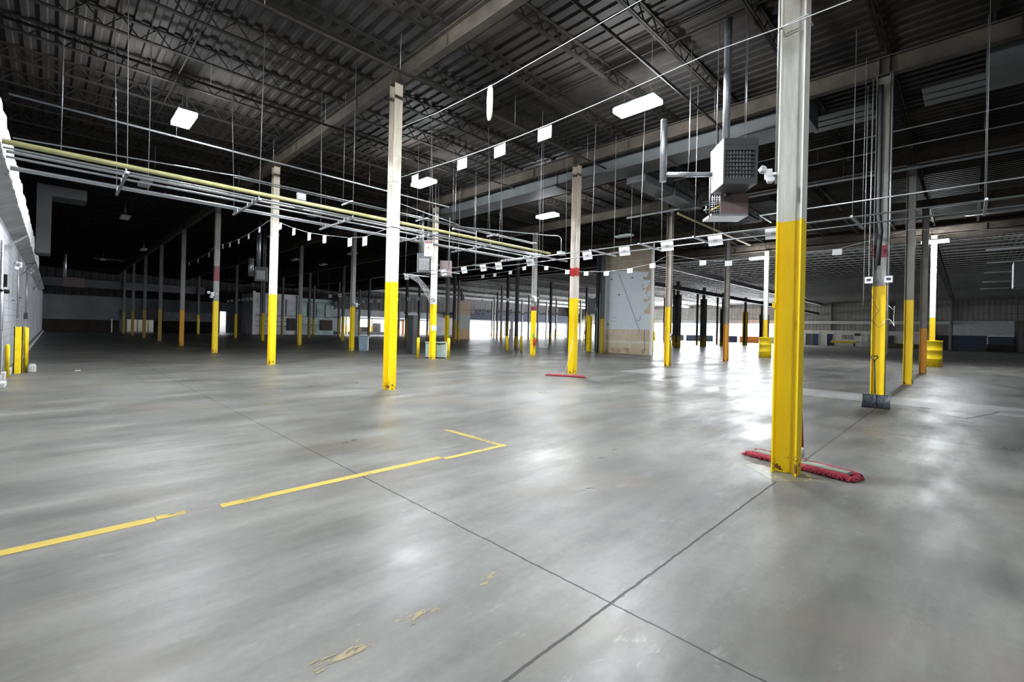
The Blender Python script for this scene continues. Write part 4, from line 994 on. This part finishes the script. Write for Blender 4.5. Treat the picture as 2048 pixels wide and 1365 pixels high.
# ---------------------------------------------------------------- snow shovel
t=thing('snow_shovel','dark grey snow shovel standing upright against the yellow column','shovel',(12.80,1.42,0)); t.rotation_euler=(0,0,radians(-76))
# local: x = width, y = toward column (positive), z up ; faces the camera
b=MB(); nx,nz=24,10; vs=[];fs=[]
def blade(u_,v_,off):
    x=(u_-.5)*.50*(1-.06*v_+.0); z=.012+.30*v_
    y=.06*v_-.075*sin(pi*v_*.9)+.05*abs(2*u_-1)**2.2*-1
    rib=.010*max(0,cos((abs(u_-.5)*2*(1.2-.55*v_))*pi*5))**6
    return (x,y-rib+off,z)
for k in range(nx+1):
    for q in range(nz+1): vs.append(blade(k/nx,q/nz,0))
N=len(vs)
for k in range(nx+1):
    for q in range(nz+1): vs.append(blade(k/nx,q/nz,.010))
for k in range(nx):
    for q in range(nz):
        a=k*(nz+1)+q; fs.append((a,a+nz+1,a+nz+2,a+1)); fs.append((N+a,N+a+1,N+a+nz+2,N+a+nz+1))
for k in range(nx):
    for q in (0,nz): a=k*(nz+1)+q; fs.append((a,N+a,N+a+nz+1,a+nz+1))
for k in (0,nx):
    for q in range(nz): a=k*(nz+1)+q; fs.append((a,a+1,N+a+1,N+a))
b.add(vs,fs,True); b.build('blade',M['shovel'],t)
b=MB()
for sx in (-1,1):
    for q,(w0,h0) in enumerate(((.20,.26),(.12,.20),(.05,.11))):
        b.tube([(sx*w0*1.0,blade(.5+w0*sx*1.0/.5*.5,.04,0)[1]-.004,.02),(sx*w0*.9,blade(.5+sx*w0*.9,.3,0)[1]-.006,.10),(sx*w0*.55,blade(.5+sx*w0*.55,.6,0)[1]-.006,.05+h0*.72),(sx*.02,blade(.5,.75,0)[1]-.008,.04+h0)],.005,6)
b.build('rib',M['black'],t)
MB().tube([(0,-.062,.06),(0,-.035,.20),(0,.02,.34)],[.014,.020,.018],10).build('socket',M['shovel'],t)
MB().tube([(0,.02,.30),(0,.20,1.02)],.013,10).build('shaft',M['dark'],t)
b=MB(); b.tube([(0,.20,1.00),(-.005,.21,1.05),(-.065,.225,1.13),(-.062,.228,1.155),(.062,.228,1.155),(.065,.225,1.13),(.005,.21,1.05),(0,.20,1.00)],.0125,10); b.build('grip',M['black'],t)

# ---------------------------------------------------------------- floor markings
def line(name,x0,y0,x1,y1,th,label):
    o=MB().box(x0,y0,.0005,x1,y1,.0025).build(name,worn_line_mat(th,(.36,.265,.035) if y1>3 else (.21,.17,.07))); return tag(o,label,'floor marking')
line('floor_line',-.60,4.42,.59,4.53,.47,'yellow painted floor line at the left picture edge')
line('floor_line',.60,4.45,.86,4.54,.62,'broken worn fragment of the yellow floor line')
line('floor_line',1.03,4.40,3.3,4.50,.50,'long yellow painted floor line in the left foreground')
line('floor_line',3.3,4.33,4.31,4.41,.60,'worn right end of the long yellow floor line')
line('floor_line',4.22,4.41,4.30,5.6,.62,'faded yellow stroke running back from the corner of the floor line')
line('floor_line',.85,2.02,2.2,2.13,.655,'faint worn yellow floor line in the front foreground')
# crack on the right
b=MB(); pts=[(13.35,.67),(13.2,.45),(12.95,.15),(12.85,.0),(13.2,-.12),(13.7,-.25),(14.2,-.40),(14.75,-.52)]
for a,c in zip(pts[:-1],pts[1:]):
    b.bar((a[0],a[1],.0015),(c[0],c[1],.0015),.035 if c[1]<.05 else .012,.002)
tag(b.build('floor_crack',M['dark']),'dark crack in the floor right of the snow shovel','crack')

# ---------------------------------------------------------------- far left rooms and structures
t=thing('insulated_room','weathered white insulated room box far back behind the left columns','room',(0,0,0))
MB().box(20.6,73.6,0,26.7,79.8,6.1).build('white_panels',M['coldbox'],t)
MB().box(26.9,73.6,0,32.4,79.8,5.7).build('green_panels',M['coldbox2'],t)
b=MB()
for x in (22.0,23.4,25.0): b.box(x,73.56,2.9,x+.06,73.6,5.3)
for z in (1.2,1.9,2.8): b.box(20.6,73.55,z,26.7,73.6,z+.07)
for x in (28.2,29.6,31.0): b.box(x,73.56,2.9,x+.05,73.6,5.0)
for z in (1.5,2.8,5.1): b.box(26.9,73.55,z,32.4,73.6,z+.07)
b.build('seam',M['dark'],t); MB().box(20.4,73.5,0,20.75,73.7,6.3).box(26.65,73.5,0,26.95,73.7,6.0).build('corner_trim',M['insul'],t)
MB().box(25.3,73.5,.6,26.5,73.6,2.5).build('dark_stain_panel',M['brownwall'],t); MB().box(30.3,73.5,.7,32.2,73.6,2.4).build('dark_stain_panel',M['brownwall'],t)
w=MB().box(6.4,79.85,1.7,16.9,79.98,3.0).build('trim_12',M['farmid']); w['kind']='structure'
w=MB().box(9.9,79.8,0,17.0,79.97,.0+1.6).build('trim_13',M['brownwall']); w['kind']='structure'
w=MB().box(10.9,79.7,1.65,17.3,79.84,2.9).build('trim_14',M['coldbox']); w['kind']='structure'
for k,x in enumerate((7.6,8.3,9.0,9.5)):
    bollard(x,81.5+.6*(k%2),2.1 if k%2 else 1.3,.06,'slim yellow post inside the lit doorway on the far left, %s from the left'%ORD[k+1],'posts inside the far left doorway')
for k,(x,y) in enumerate(((5.2,76.5),(13.6,72))):
    run('pale_post',[(x,y,0),(x,y,1.7 if k==0 else 2.0)],.07,M['white_plastic'],['pale short post in the dark left of the lit doorway','pale short post in the dark right of the lit doorway'][k],'post')
# shop area objects beyond the centre column
def shopcol(x,y,h,m,lab): return tag(hsec(0,h,.3,.3).build('shop_post',m,None,(x,y,0)),lab,'post','posts in the bright shop area')
for k,(x,y,h) in enumerate([(38.5,82,3.3),(41.3,84,3.2),(44.2,83,3.3),(47.5,82.5,3.4),(50.2,85,3.4),(53.5,83.5,3.4),(55.2,86,3.3)]):
    shopcol(x,y,h,colmat(1.6,'white',None,'orange' if k in(1,4) else 'yellow'),'pale post with yellow foot inside the bright shop, %s from the left'%ORD[k+1])
t=thing('orange_rack','orange rack frame in the bright shop just right of the centre column','rack',(48.3,79.3,0))
MB().box(-.9,-.1,0,-.55,.1,3.1).box(.45,-.1,0,.8,.1,3.1).box(-.9,-.1,2.7,.8,.1,3.1).build('frame',M['orange'],t)
for k in range(4): MB().box(-.83,-.13,.6+.55*k,-.62,-.101,.9+.55*k).build('hole_plate',M['dark'],t)
tag(MB().box(41.2,81,0,42.6,82,1.4).build('machine',M['dark']),'dark machine silhouette in the bright shop left of the orange rack','machine')
tag(MB().box(44.9,84,0,46.7,84.3,2.2).build('dark_board',M['duct']),'grey board leaning inside the bright shop area','board')
tag(MB().box(52.0,82,.0,53.4,83,1.2).build('machine',M['blue']),'low blue machine in the bright shop right of the orange rack','machine')
tag(MB().box(50.8,81,0,51.2,81.4,1.6).build('red_post',M['red']),'small red post in the bright shop right of the orange rack','post')
tag(MB().box(37.2,78.0,0,45.0,78.4,.55).box(37.2,78,2.9,56,78.15,3.1).build('guard_rail',M['farmid']),'low dark rail before the bright shop opening','rail')
# pale panel wall right of cabinet (seen behind columns)
t=thing('drywall_stub','beige and pale drywall stub seen beyond the green cabinet','partition',(41.2,53.2,0))
MB().box(0,0,0,3.2,.2,1.5).build('lower_board',plain('beige board',lin((225,190,150)),.8),t); MB().box(0,0,1.5,3.2,.2,3.6).build('middle_board',plain('pale green board',lin((190,205,200)),.8),t); MB().box(0,0,3.6,3.2,.2,5.6).build('upper_board',plain('cream board',lin((215,190,165)),.8),t)
# daylit hall floor items along the right wall
for k,(y0,y1,m,lab) in enumerate([(45.5,49.0,'blue','pale blue crate stack under the right part of the daylight opening'),(39.0,45.0,'blue','long blue grey barrier in the daylight opening'),(34.0,36.6,'navy','dark blue container end in front of the daylight'),(29.5,33.6,'orange','orange panel low in the daylight opening'),(27.0,29.2,'whitewall','white panel low at the right end of the daylight opening')]):
    tag(MB().box(XR-2.2,y0,0,XR-1.2,y1,1.35).build('barrier',M[m],bevel=.02),lab,'barrier')
for k,(x,y) in enumerate([(74,67),(80,66),(86,70),(79,52),(84,54),(92,60),(88,46),(96,50)]):
    bollard(x,y,1.9,.14,'yellow bollard in the glare of the bright openings, %s of the loose row'%ORD[k+1],'bollards in the glare')
# right wall items
t=thing('work_bench','long yellow bench against the white office wall','bench',(XR-1.4,16.0,0)); MB().box(0,-1.9,.62,.5,1.9,.95).build('top',M['yellow'],t); MB().box(.1,-1.7,0,.2,-1.5,.62).box(.1,1.5,0,.2,1.7,.62).build('leg',M['dark'],t)
tag(MB().box(XR-.60,14.9,1.25,XR-.515,16.4,2.05).build('wall_poster',plain('worn poster',(.45,.45,.44),.8,0,.8,3)),'faded poster on the white office wall above the yellow bench','poster')
tag(MB().box(XR-.62,12.9+.8,1.95,XR-.51,14.5,2.35).build('wall_sign',M['dark']),'small dark sign on the office wall right of the poster','sign')
tag(MB().box(XR-1.2,4.9,.05,XR-.62,11.8,.75).build('low_rack',plain('dark yellow green rail',lin((90,82,40)),.7)),'low dark yellow rail along the office wall','rail')
t=thing('control_booth','small booth with bluish glass at the far right wall','booth',(XR-3,-3.4,0)); MB().box(0,-1.5,0,2,1.3,1.1).build('counter',M['brownwall'],t); MB().box(0,-1.4,1.1,.06,1.2,2.3).build('glass_front',M['blue'],t); MB().box(-.02,-1.5,2.25,2,1.3,2.4).box(-.02,1.2,1.1,.08,1.32,2.3).build('frame',M['galv'],t)
tag(MB().box(XR-3.6,-2.0+.1,0,XR-3.1,-1.5+.4,.75).build('dark_crate',M['black']),'small dark crate beside the far right booth','crate')
